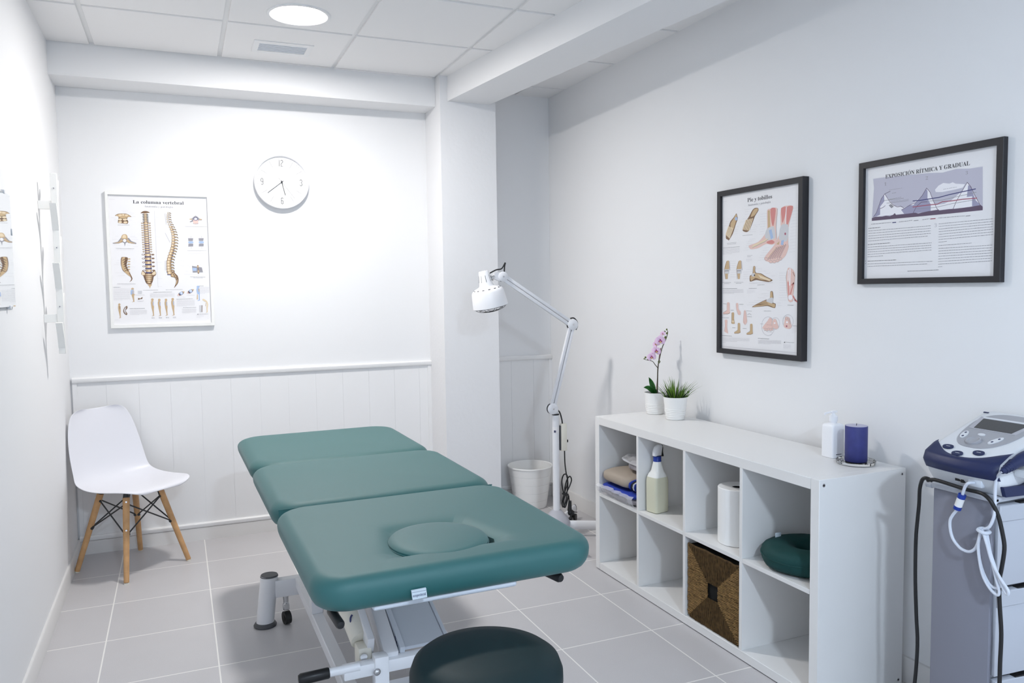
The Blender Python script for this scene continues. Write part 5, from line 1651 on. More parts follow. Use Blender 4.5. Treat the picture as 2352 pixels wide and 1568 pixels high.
# ------------------------------------------------------------------ infrared lamp on a stand
LY = 2.0
t = thing('therapy_lamp', 'white infrared therapy lamp with jointed arm on a wheeled stand', 'floor lamp', (.051, LY, 0), 0)
w_ = mw(t)
b = MB(); b.lathe([(.072, .046), (.076, .055), (.078, .085), (.070, .098), (.062, .112), (.052, .122), (.028, .150), (.022, .152)], 40, (.051, LY, 0)); b.build('base_hub', M['greyplastic'], t, world=w_)
for ang in (-97, -29, 45, 119, 190):
    a = math.radians(ang); d = Vector((math.cos(a), math.sin(a), 0)); n_ = Vector((-d.y, d.x, 0)); c = Vector((.051, LY, 0)); R_ = .385 if ang == -97 else .34
    b = MB(); P0 = c + d * .05; P1 = c + d * R_
    ov = [(.0125 * math.cos(q) + 0, (.026 if abs(math.sin(q)) > .99 else .026) * math.sin(q)) for q in [2 * PI * i / 20 for i in range(20)]]
    b.loops([[P + n_ * x + Vector((0, 0, .066 + z)) for x, z in ov] for P in (P0, P1)]); lg = b.build('base_leg', M['steelwhite'], t, world=w_)
    b = MB(); b.loops([[P + n_ * x * 1.04 + Vector((0, 0, .066 + z * 1.04)) for x, z in ov] for P in (P1, P1 + d * .006)]); b.build('end_cap', M['black'], lg, world=w_)
    q = c + d * (R_ - .025); b = MB()
    for s_ in (-1, 1): b.cyl(q + n_ * (s_ * .006) + Vector((0, 0, .0215)), q + n_ * (s_ * .018) + Vector((0, 0, .0215)), .0215, n=20)
    b.cyl(q + Vector((0, 0, .02)), q + Vector((0, 0, .046)), .006, n=10); b.build('caster', M['black'], lg, world=w_)
b = MB(); b.cyl((.051, LY, .14), (.051, LY, .690), .0195, n=28); po = b.build('pole', M['steelwhite'], t, world=w_)
b = MB(); b.cyl((.051, LY, .690), (.051, LY, .697), .0205, n=28); b.build('pole_cap', M['black'], po, world=w_)
b = MB(); b.cyl((.051, LY, .592), (.051, LY, .624), .0199, n=28); b.mi = 1
for k in range(6):
    a = -PI * .80 + k * .10; b.box((.051 + .0201 * math.cos(a) - .0006 - (k % 2) * .0006, LY + .0201 * math.sin(a) - .0006, .594), (.051 + .0201 * math.cos(a) + .0006, LY + .0201 * math.sin(a) + .0006, .606))
b.build('rating_label', [M['paper'], M['ink']], po, world=w_)
K1 = Vector((.027, LY - .005, .728)); K2 = Vector((.157, LY - .005, 1.192)); K3 = Vector((-.262, LY - .005, 1.462))
def joint(p, r, nm):
    b = MB()
    for s_ in (-1, 1): b.lathe([(r, .008), (r, .014), (r * .8, .018), (r * .2, .020)], 32, xf=Matrix.Translation(p) @ Matrix.Rotation(PI / 2 * s_, 4, 'X'))
    j = b.build(nm, M['steelwhite'], t, world=w_)
    b = MB(); b.cyl(p + Vector((0, .0085, 0)), p - Vector((0, .0085, 0)), r * .97, n=32); b.build('joint_gasket', M['black'], j, world=w_)
    b = MB(); b.cyl(p - Vector((0, .019, 0)), p - Vector((0, .0225, 0)), .004, n=10); b.build('joint_screw', M['chrome'], j, world=w_)
for p in (K1, K2): joint(p, .031, 'arm_joint')
joint(K3, .027, 'head_joint')
b = MB(); b.box((.036, LY - .012, .695), (.064, LY + .012, .735), .004, 2); b.build('yoke', M['steelwhite'], t, world=w_)
def arm(a, c, nm, seam):
    d = (c - a).normalized(); n_ = d.cross(Vector((0, 1, 0))).normalized()
    for s_ in (-1, 1):
        b = MB(); b.obox(a + d * .02 + n_ * s_ * .0105, c - d * .02 + n_ * s_ * .0105, .016, .016 if seam else .017, .002, up=n_); b.build(nm, M['steelwhite'], t, world=w_)
arm(K1, K2, 'lower_arm', True); arm(K2, K3, 'upper_arm', False)
b = MB(); b.tube([K2 + Vector((-.01, 0, .035)), K2 + Vector((.012, 0, .036)), K2 + Vector((.032, 0, .016)), K2 + Vector((.034, 0, -.01)), K2 + Vector((.024, 0, -.03))], .0035, 8); b.build('arm_cable', M['black'], t, world=w_)
# shade: axis from socket top to rim
S0 = Vector((-.372, LY - .01, 1.492)); S1 = Vector((-.332, LY - .005, 1.305)); ax = (S1 - S0).normalized()
x_ = ax.cross(Vector((0, 1, 0))).normalized(); y_ = ax.cross(x_)
SM = Matrix((x_, y_, ax)).transposed().to_4x4(); SM.translation = S0; Ls = (S1 - S0).length
b = MB(); b.lathe([(.012, .0), (.024, .0), (.0265, .003), (.036, .072), (.041, .082), (.066, .092), (.080, .101), (.0865, .113), (.0925, .165), (.0945, Ls), (.093, Ls + .002), (.090, Ls), (.083, .115), (.04, .088)], 56, xf=SM, cap1=False); sh = b.build('lamp_shade', M['whiteplastic'], t, world=w_)
for k in range(14):
    a = 2 * PI * k / 14; b = MB(); rr = .0725
    p = SM @ Vector((rr * math.cos(a), rr * math.sin(a), .0945)); tg = (SM.to_3x3() @ Vector((-math.sin(a), math.cos(a), 0)))
    nrm = (SM.to_3x3() @ Vector((math.cos(a) * .55, math.sin(a) * .55, -.83)))
    p -= nrm * .0012; b.obox(p - tg * .0055, p + tg * .0055, .0036, .003, up=nrm); b.build('vent_slot', M['black'], sh, world=w_)
for k in range(8):
    a = 2 * PI * k / 8 + .25; b = MB()
    p = SM @ Vector((.0292 * math.cos(a), .0292 * math.sin(a), .022)); q = SM @ Vector((.0342 * math.cos(a), .0342 * math.sin(a), .058)); b.obox(p, q, .0016, .0016); b.build('socket_slit', M['black'], sh, world=w_)
for k in range(5):
    a = 2 * PI * k / 5; p = SM @ Vector((.015 * math.cos(a), .015 * math.sin(a), 0)); b = MB(); b.sphere(p, .0025, 8, 5, (1, 1, .5)); b.build('socket_screw', M['chrome'], sh, world=w_)
b = MB()
for rr, dz in ((.088, .004), (.062, .019), (.035, .026), (.012, .028)): b.tube([SM @ Vector((rr * math.cos(2 * PI * i / 28), rr * math.sin(2 * PI * i / 28), Ls + dz)) for i in range(28)], .0011, 5, 1, True)
for k in range(8):
    a = 2 * PI * k / 8; b.tube([SM @ Vector((r_ * math.cos(a), r_ * math.sin(a), Ls + z_)) for r_, z_ in ((.09, .0), (.08, .011), (.06, .02), (.03, .027), (.0, .029))], .0011, 5, 3)
b.build('wire_grille', M['wire'], sh, world=w_)
b = MB(); b.lathe([(.03, .085), (.05, .12), (.058, .15), (.05, .172), (.002, .18)], 32, xf=SM); b.build('bulb', M['glass'], sh, world=w_)
q0 = SM @ Vector((.0, 0, .05)); q0 += Vector((.033, 0, .01))
b = MB(); b.cyl(q0 - Vector((.008, 0, .002)), q0 + Vector((.02, 0, .010)), .0085, n=14); b.cyl(q0 + Vector((.0, 0, .0)), q0 + Vector((.006, 0, .003)), .015, n=16); b.build('swivel', M['chrome'], t, world=w_)
b = MB(); b.prism([(q0.x + .012, q0.z + .0), (q0.x + .02, q0.z + .03), (K3.x - .008, K3.z + .024), (K3.x + .0, K3.z - .025), (q0.x + .04, q0.z - .012)], LY - .016, LY + .006, lambda x, z, y: (x, y, z)); b.build('head_bracket', M['steelwhite'], t, world=w_)
b = MB(); b.tube([q0 + Vector((-.006, -.0, .028)), q0 + Vector((.03, 0, .045)), q0 + Vector((.062, 0, .052)), q0 + Vector((.083, 0, .083)), q0 + Vector((.079, 0, .062)), K3 + Vector((.012, 0, .026))], .0036, 8); b.build('head_cable', M['black'], t, world=w_)
# inline switch, cable, bundle and plug
b = MB(); b.box((.076, LY - .022, .486), (.112, LY + .004, .640), .005, 2); sw = b.build('switch_box', M['cream'], t, world=w_)
b = MB(); b.box((.112, LY - .014, .532), (.122, LY - .004, .546), .001, 1); b.build('rocker', M['black'], sw, world=w_)
b = MB(); b.box((.070, LY - .018, .490), (.0765, LY + .0, .630), .002, 1); b.build('switch_back', M['darkgrey'], sw, world=w_)
b = MB(); b.tube([K1 + Vector((.026, .0, -.004)), (.074, LY - .005, .704), (.085, LY - .008, .665), (.088, LY - .009, .640)], .004, 8); b.build('switch_cable', M['black'], t, world=w_)
zc = .34
pts = [(.100, LY - .009, .487), (.101, LY - .01, .42), (.108, LY - .01, .36), (.118, LY - .012, .30), (.112, LY - .012, .25), (.105, LY - .012, .20), (.088, LY - .012, .165), (.079, LY - .014, .19), (.092, LY - .016, .24), (.112, LY - .018, .30), (.110, LY - .018, .345), (.09, LY - .018, .352), (.078, LY - .016, .32), (.083, LY - .014, .27), (.098, LY - .012, .235), (.100, LY - .01, .27), (.113, LY - .008, .315), (.132, LY - .008, .335), (.143, LY - .008, .315), (.132, LY - .01, .285), (.106, LY - .012, .24), (.088, LY - .014, .20), (.096, LY - .014, .162), (.112, LY - .012, .195), (.120, LY - .013, .228), (.123, LY - .013, .212), (.124, LY - .013, .196)]
b = MB(); b.tube(pts, .0036, 8, 6); b.build('power_cable', M['black'], t, world=w_)
b = MB(); b.tube([(.086, LY - .018, .243), (.100, LY - .024, .238), (.114, LY - .018, .235), (.106, LY - .006, .236), (.090, LY - .006, .24)], .006, 8, 5, True); b.build('cable_tie', M['black'], t, world=w_)
b = MB(); zo = len(b.bm.verts); b.cyl((.120, LY - .012, .142), (.117, LY - .012, .085), .0085, .013, 14); b.sphere((.124, LY - .012, .074), .0185, 14, 10, (1, .8, 1)); b.cyl((.126, LY - .012, .072), (.142, LY - .02, .070), .013, .012, 14); b.cyl((.138, LY - .022, .078), (.156, LY - .03, .076), .0022, n=8); b.cyl((.138, LY - .016, .064), (.156, LY - .024, .062), .0022, n=8)
b.cyl((.128, LY - .012, .056), (.122, LY - .012, .04), .003, .012, 10); b.cyl((.122, LY - .012, .04), (.117, LY - .012, .015), .012, .006, 10)
for v in b.bm.verts: v.co += Vector((.004, -.012, .058))
b.build('plug', M['black'], t, world=w_)

# ------------------------------------------------------------------ waste bin
t = thing('waste_bin', 'white ribbed plastic waste bin beside the lamp stand', 'waste bin', (.180, 2.632, 0), 0)
b = MB(); pr_ = [(.10, .0), (.104, .003)]
H = .268
for k in range(1, 5): 
    z = .052 * k + .0; r = .104 + (.140 - .104) * z / H; pr_ += [(r, z - .0012), (r - .0015, z), (r + .0006, z + .0012)]
pr_ += [(.140, H - .012), (.144, H - .010), (.1455, H - .004), (.143, H), (.139, H - .002), (.137, H - .012), (.100, .008)]
b.lathe(pr_, 64); b.build('bin_body', M['ceramic'], t, sharp=30)
# ------------------------------------------------------------------ cube shelf
from mathutils import noise as mnoise
LL, TT, t_, c_, d_, DD = 1.465, .765, .038, .335, .016, .39
t = thing('cube_shelf', 'low white eight cube shelf unit against the right wall', 'shelf unit', (0, 0, 0), 0)
def panel(nm, a, c, e=.0012):
    b = MB(); b.box(a, c, e, 1); return b.build(nm, M['melamine'], t)
side_n = panel('side_panel', (0, 0, .004), (DD, t_, TT)); panel('side_panel', (0, LL - t_, .004), (DD, LL, TT))
panel('top_panel', (0, t_ + .0004, TT - t_), (DD, LL - t_ - .0004, TT - .0002)); panel('bottom_panel', (0, t_ + .0004, .004), (DD, LL - t_ - .0004, t_))
ZS = t_ + c_
for i in range(3):
    y = LL - t_ - c_ * (i + 1) - d_ * (i + 1); panel('divider', (.001, y, t_), (DD - .002, y + d_, TT - t_), .0008)
for i in range(4):
    y1 = LL - t_ - (c_ + d_) * i; panel('shelf_board', (.001, y1 - c_ + .0003, ZS), (DD - .002, y1 - .0003, ZS + d_), .0008)
b = MB()
for y in (.03, LL - .05): b.box((.03, y, 0), (.06, y + .02, .004)); b.box((.33, y, 0), (.36, y + .02, .004))
b.build('floor_pad', M['darkgrey'], t)
for x, z in ((.019, .746), (.372, .746), (.372, .02), (.019, .02)):
    b = MB(); b.lathe([(.0062, 0), (.0058, .0008), (.0035, .0006)], 16, xf=Matrix.Translation((x, 0, z)) @ Matrix.Rotation(PI / 2, 4, 'X')); s_ = b.build('screw', M['chrome'], side_n)
    b = MB(); b.lathe([(.0032, .0009), (.001, .0009)], 6, xf=Matrix.Translation((x, 0, z)) @ Matrix.Rotation(PI / 2, 4, 'X')); b.build('screw_socket', M['black'], side_n)

# ------------------------------------------------------------------ plants on the shelf
ZT2 = TT
RT = Vector((.917, -.398, 0)); CF = Vector((-.4, -.9, .07)).normalized()
def pot(t, rb, rr, h):
    b = MB(); p = [(rb - .004, 0), (rb, .002)]
    zz = [.16, .24, .32, .40, .47]
    for q in zz:
        z = q * h; r = rb + (rr - rb) * q; p += [(r, z - .0016), (r + .0012, z), (r, z + .0016)]
    p += [(rr - .0005, h - .002), (rr, h), (rr - .002, h), (rr - .0045, h - .012), (rr - .005, h - .018)]
    b.lathe(p, 48, cap1=False); b.build('pot', M['ceramic'], t, sharp=30)
    b = MB(); b.lathe([(rr - .005, h - .0085), (.001, h - .006)], 32, cap0=False); b.build('soil', M['soil'], t)
t = thing('potted_orchid', 'potted pink orchid in a white ribbed pot at the back of the shelf', 'potted plant', (.302, 1.392, ZT2), 0)
pot(t, .043, .0535, .107)
cx0, cz0 = 1504.0, 899.0
def OP(px, py, dep=0.0): return RT * ((px - cx0) / 453) + Vector((0, 0, .107 + (cz0 - py) / 453)) + CF * dep
b = MB(); b.tube([OP(1509.6, 901), OP(1510.7, 846), OP(1515, 820), OP(1521, 797), OP(1528, 782), OP(1533, 765), OP(1530.5, 757)], lambda u: .0032 - .0018 * u, 8); b.build('flower_stem', M['stem'], t)
b = MB(); b.tube([OP(1508, 901, -.01), OP(1513, 831, -.006), OP(1517.5, 799, -.002)], .0022, 8); b.build('support_stick', M['stick'], t)
b = MB(); b.tube([OP(1510.5, 844), OP(1504, 836), OP(1499.7, 830), OP(1493.6, 827), OP(1486, 826), OP(1479, 823)], lambda u: .0022 - .001 * u, 8); b.build('side_stem', M['stem'], t)
b = MB(); b.tube([OP(1513, 828), OP(1511, 831, .006), OP(1514, 833), OP(1516, 829, -.006)], .002, 6, 5, True); b.build('stem_clip', M['bud'], t)
def leaf(pts, w, nm):
    b = MB(); P = [Vector(p) for p in pts]; rows = []; k = 14
    for i in range(k + 1):
        u = i / k; a = P[0] * (1 - u) ** 2 + P[1] * 2 * u * (1 - u) + P[2] * u * u
        tg = ((P[1] - P[0]) * (1 - u) + (P[2] - P[1]) * u).normalized(); sd = tg.cross(CF).normalized()
        ww = w * max(.05, math.sin(PI * min(1, .12 + u * .88)) ** .75) * (1 if u < .97 else .5)
        rows.append([a - sd * ww + CF * .006, a - sd * ww * .5 + CF * .001, a - CF * .003, a + sd * ww * .5 + CF * .001, a + sd * ww + CF * .006])
    b.loops(rows, False, False, closed=False)
    o = b.build(nm, M['green'], t, sharp=80); md = o.modifiers.new('s', 'SOLIDIFY'); md.thickness = .0015
leaf([OP(1503, 902), OP(1498, 882, .01), OP(1489, 865, .012)], .0125, 'leaf')
leaf([OP(1501, 903), OP(1492, 884, .02), OP(1476, 887.5, .03)], .012, 'leaf')
leaf([OP(1505, 902, .01), OP(1504, 893, .02), OP(1499, 890, .03)], .006, 'leaf')
def flower(px, py, r, spin, tilt, dep):
    c = OP(px, py, dep)
    z = (CF + RT * tilt[0] + Vector((0, 0, tilt[1]))).normalized(); x = Vector((0, 0, 1)).cross(z).normalized(); y = z.cross(x)
    Mx = Matrix((x, y, z)).transposed()
    fl_ = MB()
    for ang, L_, W_2, dz in ((90, 1.0, .42, -.002), (-32, .95, .40, -.002), (212, .95, .40, -.002), (8, 1.0, .72, .002), (172, 1.0, .72, .002)):
        a = math.radians(ang + spin); dx = Vector((math.cos(a), math.sin(a), 0)); dy = Vector((-dx.y, dx.x, 0)); rows = []
        for i in range(7):
            u = i / 6; w = W_2 * r * math.sin(PI * min(.96, .1 + .86 * u)) ** .8
            p = dx * (r * L_ * (.06 + .94 * u)); zz = dz + .16 * r * math.sin(PI * u) - .1 * r * u
            rows.append([c + Mx @ (p + dy * w * s_ + Vector((0, 0, zz - abs(s_) * .06 * r))) for s_ in (-1, -.5, 0, .5, 1)])
        fl_.loops(rows, False, False, closed=False)
    o = fl_.build('flower', M['petal'], t, sharp=80)
    l = MB(); 
    for s_ in (-1, 1): l.sphere(c + Mx @ Vector((s_ * .22 * r, -.06 * r, .14 * r)), .2 * r, 8, 6, (1, .6, .5))
    l.sphere(c + Mx @ Vector((0, .16 * r, .12 * r)), .14 * r, 8, 6); l.build('flower_lip', M['magenta'], o)
    l = MB(); l.sphere(c + Mx @ Vector((0, -.24 * r, .2 * r)), .2 * r, 8, 6, (1, 1.2, .6)); l.build('flower_throat', M['yellowlip'], o)
flower(1515, 783, .027, 6, (.05, .0), .012); flower(1506, 806, .025, -8, (.2, .3), .012); flower(1495.5, 819, .023, 12, (-.1, -.1), .014)
flower(1521.5, 767, .014, 20, (-.4, .2), .006); flower(1508, 790, .02, 40, (-.6, .3), -.006)
for px, py, r in ((1530.5, 757.5, .0042), (1526, 762.5, .0046), (1531, 766, .005), (1527.5, 775.5, .0058), (1482.5, 820, .0048), (1479.5, 823, .0032), (1488.5, 824, .0045)):
    b = MB(); b.sphere(OP(px, py, .004), r, 10, 8, (1, 1, 1.15)); b.build('bud', M['bud'], t)

t = thing('grass_plant', 'spiky green potted grass in a white ribbed pot, nearer the edge', 'potted plant', (.292, 1.205, ZT2), 0)
pot(t, .044, .0575, .108)
for nm, m_, N_, sd_ in (('grass_blades', 'grass', 62, 3), ('dark_grass_blades', 'grassdark', 70, 8)):
    b = MB(); rnd = random.Random(sd_)
    for k in range(N_):
        a = rnd.uniform(0, 2 * PI); r0 = .046 * math.sqrt(rnd.random()); r = r0 / .046
        d = Vector((math.cos(a), math.sin(a), 0)); p0 = d * r0 + Vector((0, 0, .092))
        H = rnd.uniform(.075, .125) * (1 - .28 * r) * (.75 if nm[0] == 'd' else 1); out_ = (.012 + .055 * r ** 1.6) * rnd.uniform(.6, 1.25)
        if (p0 + d * out_).x > .118: out_ = max(0, .118 - p0.x)
        p2 = p0 + d * out_ + Vector((0, 0, H)); p1 = p0 + d * out_ * .25 + Vector((0, 0, H * .6))
        sdv = d.cross(Vector((0, 0, 1))); sdv = (sdv * math.cos(k) + d * math.sin(k)).normalized(); rows = []
        for i in range(5):
            u = i / 4; q = p0 * (1 - u) ** 2 + p1 * 2 * u * (1 - u) + p2 * u * u; w = .0021 * (1 - u ** 1.5) + .0002
            rows.append([q - sdv * w, q + sdv * w])
        b.loops(rows, False, False, closed=False)
    b.build(nm, M[m_], t, sharp=80)

# ------------------------------------------------------------------ dispenser, candle and dish
t = thing('soap_dispenser', 'square white pump dispenser bottle on the shelf beside the candle', 'soap dispenser', (.3095, .2475, ZT2), 0)
def rsq(h, r, z, n=5): return [Vector((x, y, z)) for x, y in rrect(h, h, r, n)]
b = MB(); b.loops([rsq(.027, .006, 0), rsq(.029, .007, .002), rsq(.029, .007, .112), rsq(.028, .010, .119), rsq(.024, .012, .1235), rsq(.016, .014, .126), rsq(.0125, .0123, .128), rsq(.0125, .0123, .134)]); bo = b.build('bottle', M['whiteplastic'], t)
b = MB()
for k in range(7):
    z = .028 + k * .011
    for j in range(3): b.box((-.0293, -.015 + j * .011 + (k % 2) * .003, z), (-.0288, -.009 + j * .011 + (k % 2) * .003, z + .004))
b.build('embossing', M['whiteplastic'], bo)
b = MB(); b.box((-.014, -.0293, .0125), (.013, -.0288, .0150)); b.build('print_line', M['numeral'], bo)
b = MB(); b.lathe([(.0155, .131), (.0165, .134), (.0165, .149), (.012, .154), (.007, .158), (.0065, .166)], 28); pu = b.build('pump_collar', M['whiteplastic'], t)
b = MB(); b.box((-.012, -.0075, .163), (.015, .0075, .171), .003, 2); b.obox((-.010, 0, .1665), (-.036, .006, .162), .007, .006, .002); b.obox((-.034, .0055, .164), (-.0365, .006, .156), .006, .006, .001); b.build('pump_head', M['whiteplastic'], t)
t = thing('glass_candle_dish', 'clear faceted glass dish under the indigo candle', 'candle dish', (.296, .128, ZT2), 0)
b = MB(); n = 16; L_ = []
for r, z in ((.054, 0), (.064, .002), (.066, .012), (.0645, .014), (.058, .0105), (.046, .0085), (.005, .008)):
    L_.append([Vector((r * math.cos(2 * PI * i / n), r * math.sin(2 * PI * i / n), z)) for i in range(n)])
b.loops(L_); b.build('dish', M['glass'], t, sharp=5)
t = thing('pillar_candle', 'indigo blue pillar candle standing in the glass dish', 'candle', (.296, .128, ZT2 + .0092), 0)
b = MB(); b.lathe([(.036, 0), (.0375, .002), (.0375, .124), (.0365, .126)], 48); wx = b.build('wax_body', M['candle'], t)
b = MB(); b.lathe([(.0372, .1255), (.034, .1268), (.008, .1262), (.002, .126)], 40); b.build('wax_top', M['candletop'], t)
b = MB(); b.tube([(0, 0, .125), (.001, 0, .130), (.002, .001, .133)], .0012, 6); b.build('wick', M['black'], t)

# ------------------------------------------------------------------ cubby contents
t = thing('spray_bottle', 'trigger spray bottle with pale yellow liquid and blue collar', 'spray bottle', (.072, 1.031, ZS + d_ + .0006), .2)
def rr2(hx, hy, r, z): return [Vector((x, y, z)) for x, y in rrect(hx, hy, r, 5)]
b = MB(); b.loops([rr2(.036, .031, .012, 0), rr2(.041, .035, .014, .004), rr2(.0415, .0355, .014, .09), rr2(.0415, .0355, .014, .142), rr2(.039, .034, .016, .160)], True, True); b.build('liquid_body', M['liquid'], t)
b = MB(); b.loops([rr2(.039, .034, .016, .159), rr2(.034, .031, .018, .173), rr2(.028, .027, .02, .182), rr2(.0255, .0245, .02, .190), rr2(.019, .019, .0185, .222), rr2(.0165, .0165, .016, .232)], False, True); b.build('bottle_neck', M['bottle'], t)
b = MB(); b.cyl((0, 0, .228), (0, 0, .251), .0185, n=24, prof=[(.0185, 0), (.0185, .004), (.0178, .005), (.0178, .023)]); b.build('collar', M['bluecap'], t)
b = MB(); pr_ = [(-.024, .254), (-.018, .2515), (.018, .2515), (.021, .270), (.026, .296), (.018, .303), (.002, .302), (-.012, .292), (-.022, .272)]
for a, c, s_ in ((-.011, -.008, .85), (-.008, .008, 1), (.008, .011, .85)):
    pass
cm = Vector((0, 0, .278))
b.loops([[Vector((cm.x + (x - cm.x) * s_, y, cm.z + (z - cm.z) * s_)) for x, z in pr_] for y, s_ in ((-.012, .8), (-.009, .96), (0, 1), (.009, .96), (.012, .8))]); b.build('spray_head', M['clearplastic'], t, sharp=70)
b = MB(); b.prism([(.019, .302), (.027, .299), (.030, .285), (.029, .270), (.034, .248), (.027, .247), (.021, .268), (.022, .285)], -.007, .007, lambda x, z, y: (x, y, z)); b.build('trigger', M['black'], t)

t = thing('paper_roll', 'large white paper towel roll standing in the third upper cube', 'paper roll', (.112, .535, ZS + d_ + .0006), 0)
b = MB(); b.lathe([(.073, 0), (.0755, .003), (.0755, .219), (.073, .222), (.022, .221), (.0205, .218)], 64, cap0=True, cap1=False); b.build('roll', M['roll'], t)
b = MB(); b.lathe([(.0205, .218), (.020, .06), (.001, .06)], 32, cap0=False); b.build('core', M['soil'], t)
b = MB(); b.loops([[Vector((.0762 * math.cos(a), .0762 * math.sin(a), z)) for a in [-2.9 + .08 * i for i in range(12)]] for z in (0.002, .03, .08, .16, .219)], False, False, closed=False); b.build('loose_sheet', M['roll'], t)

t = thing('wicker_basket', 'brown woven seagrass basket filling a lower cube of the shelf', 'basket', (.012, .396, t_), 0)
bw, bh = .323, .311                                   # local y along the front, z up, x into the cube
b = MB(); b.box((.006, .004, .001), (.34, bw - .004, bh - .006)); b.build('basket_body', M['soil'], t)
def strands(nm, mt, vertical, seed, which):
    b = MB(); rnd = random.Random(seed); k = 0; st = .0066
    tot = bw if vertical else bh; oth = bh if vertical else bw
    p = .004
    while p < tot - .003:
        f_ = p / tot; e = min(f_, 1 - f_)
        if vertical: segs = [(oth - e * oth * 1.0, oth - .003), (.003, e * oth)]
        else: segs = [(.003, e * oth), (oth - e * oth, oth - .003)]
        for wi, (s0, s1) in enumerate(segs):
            if wi != which: continue
            if abs(f_ - .5) < .115:                   # hand hole in the middle
                if vertical: s0, s1 = (max(s0, oth * .60), s1) if s0 > oth * .3 and s1 > oth * .55 else (s0, min(s1, oth * .40))
                else: s0, s1 = (max(s0, oth * .60), s1) if s1 > oth * .55 else (s0, min(s1, oth * .40))
            if s1 - s0 < .006: continue
            n_ = max(2, int((s1 - s0) / .014)); P = []
            for i in range(n_ + 1):
                q = s0 + (s1 - s0) * i / n_; o_ = rnd.uniform(-.0008, .0008); dx = -.0015 + rnd.uniform(-.0015, .0015)
                P.append((dx, p + o_, q) if vertical else (dx, q, p + o_))
            rr = rnd.uniform(.0026, .0034)
            b.tube(P, lambda u: rr * (1 + .22 * math.sin(u * n_ * 5.5 + k)), 6, 2); k += 1
        p += st
    b.build(nm, M[mt], t, sharp=80)
for which in (0, 1): strands('side_weave', 'seagrass', False, 4 + which, which)
strands('top_weave', 'seagrassdark', True, 9, 0); strands('bottom_weave', 'seagrassdark', True, 10, 1)
b = MB(); rnd = random.Random(2)
b.tube([(.0, .003 + (bw - .006) * i / 24, bh - .004 + rnd.uniform(-.002, .002)) for i in range(25)], .0045, 7, 2); b.build('rim', M['seagrassdark'], t, sharp=80)

t = thing('face_cushion', 'dark teal ring shaped face cushion in the upper cube nearest the camera', 'cushion', (.155, .208, ZS + d_), 0)
def lump(p, f, a, s): return a * mnoise.noise(Vector(p) * f + Vector((s, s, s)))
b = MB(); n, m_ = 64, 20; rows = []
for i in range(n):
    A_ = 2 * PI * i / n; row = []
    for j in range(m_):
        B_ = 2 * PI * j / m_; rx = .062 * (abs(math.cos(B_)) ** .8) * (1 if math.cos(B_) > 0 else -1); rz = .042 * (abs(math.sin(B_)) ** .75) * (1 if math.sin(B_) > 0 else -1)
        R_ = .098 + rx; q = Vector((R_ * math.cos(A_), R_ * math.sin(A_) * .98, .0425 + rz))
        k_ = lump(q, 18, .004, 1.3); q.x += k_ * math.cos(A_); q.y += k_ * math.sin(A_); q.z = max(0.0005, q.z + (k_ if q.z > .03 else 0)); row.append(q)
    rows.append(row)
rows.append(rows[0]); b.loops(rows, False, False); rc = b.build('ring_pad', M['tealvinyl'], t, sharp=80)
b = MB(); b.tube([((.160) * math.cos(2 * PI * i / 48), .1575 * math.sin(2 * PI * i / 48), .047) for i in range(48)], .0026, 6, 1, True); b.build('seam_piping', M['tealvinyl'], rc)
b = MB(); b.box((-.045, .112, .074), (-.018, .115, .096), .0008, 1); b.build('care_tag', M['label'], t)

def lumpy(a, c, e, amp, fr, seed, n=28, m_=14):
    """soft folded bundle filling the box a..c"""
    a = Vector(a); c = Vector(c); mid = (a + c) / 2; h = (c - a) / 2; rows = []
    sg = lambda v, p: (abs(v) ** p) * (1 if v >= 0 else -1)
    for j in range(m_ + 1):
        B_ = -PI / 2 + PI * j / m_; B_ = max(min(B_, PI / 2 - .03), -PI / 2 + .03); row = []
        for i in range(n):
            A_ = 2 * PI * i / n
            q = Vector((sg(math.cos(A_), e) * sg(math.cos(B_), .5) * h.x, sg(math.sin(A_), e) * sg(math.cos(B_), .5) * h.y, sg(math.sin(B_), .6) * h.z)) + mid
            k_ = lump(q, fr, amp, seed); q += Vector((math.cos(A_) * k_ * .6, math.sin(A_) * k_ * .3, k_ if B_ > -.2 else 0)); q.z = max(q.z, a.z); row.append(q)
        rows.append(row)
    b = MB(); b.loops(rows); return b
ZQ = ZS + d_
t = thing('wrapped_garment', 'blue and grey garment in clear film, lowest in the far cube', 'wrapped garment', (.15, 1.26, ZQ), 0)
w_ = mw(t)
lumpy((-.002, 1.10, ZQ + .0005), (.30, 1.42, ZQ + .040), .35, .006, 22, 2).build('grey_cloth', M['filmgrey'], t, sharp=60, world=w_)
lumpy((-.010, 1.11, ZQ + .030), (.27, 1.422, ZQ + .058), .35, .006, 25, 5).build('blue_cloth', M['bluecloth'], t, sharp=60, world=w_)
b = MB(); rnd = random.Random(6); rows = []
for i in range(15):
    y = 1.10 + .32 * i / 14; o_ = rnd.uniform(-.006, .006)
    rows.append([Vector((-.012 + o_, y, ZQ + .056 + rnd.uniform(-.003, .003))), Vector((-.024 + o_, y, ZQ + .045)), Vector((-.016 + o_, y, ZQ + .022 + rnd.uniform(-.006, .006))), Vector((-.004 + rnd.uniform(0, .004), y, ZQ + .004))])
b.loops(rows, False, False, closed=False)
o = b.build('film_edge', M['film'], t, sharp=25, world=w_)
t = thing('folded_trousers', 'folded beige trousers with blue striped edge between the wrapped garments', 'folded garment', (.15, 1.26, ZQ + .064), 0)
w_ = mw(t)
z0 = ZQ + .064
lumpy((-.004, 1.165, z0), (.30, 1.4255, z0 + .068), .4, .008, 14, 8).build('beige_cloth', M['beige'], t, sharp=60, world=w_)
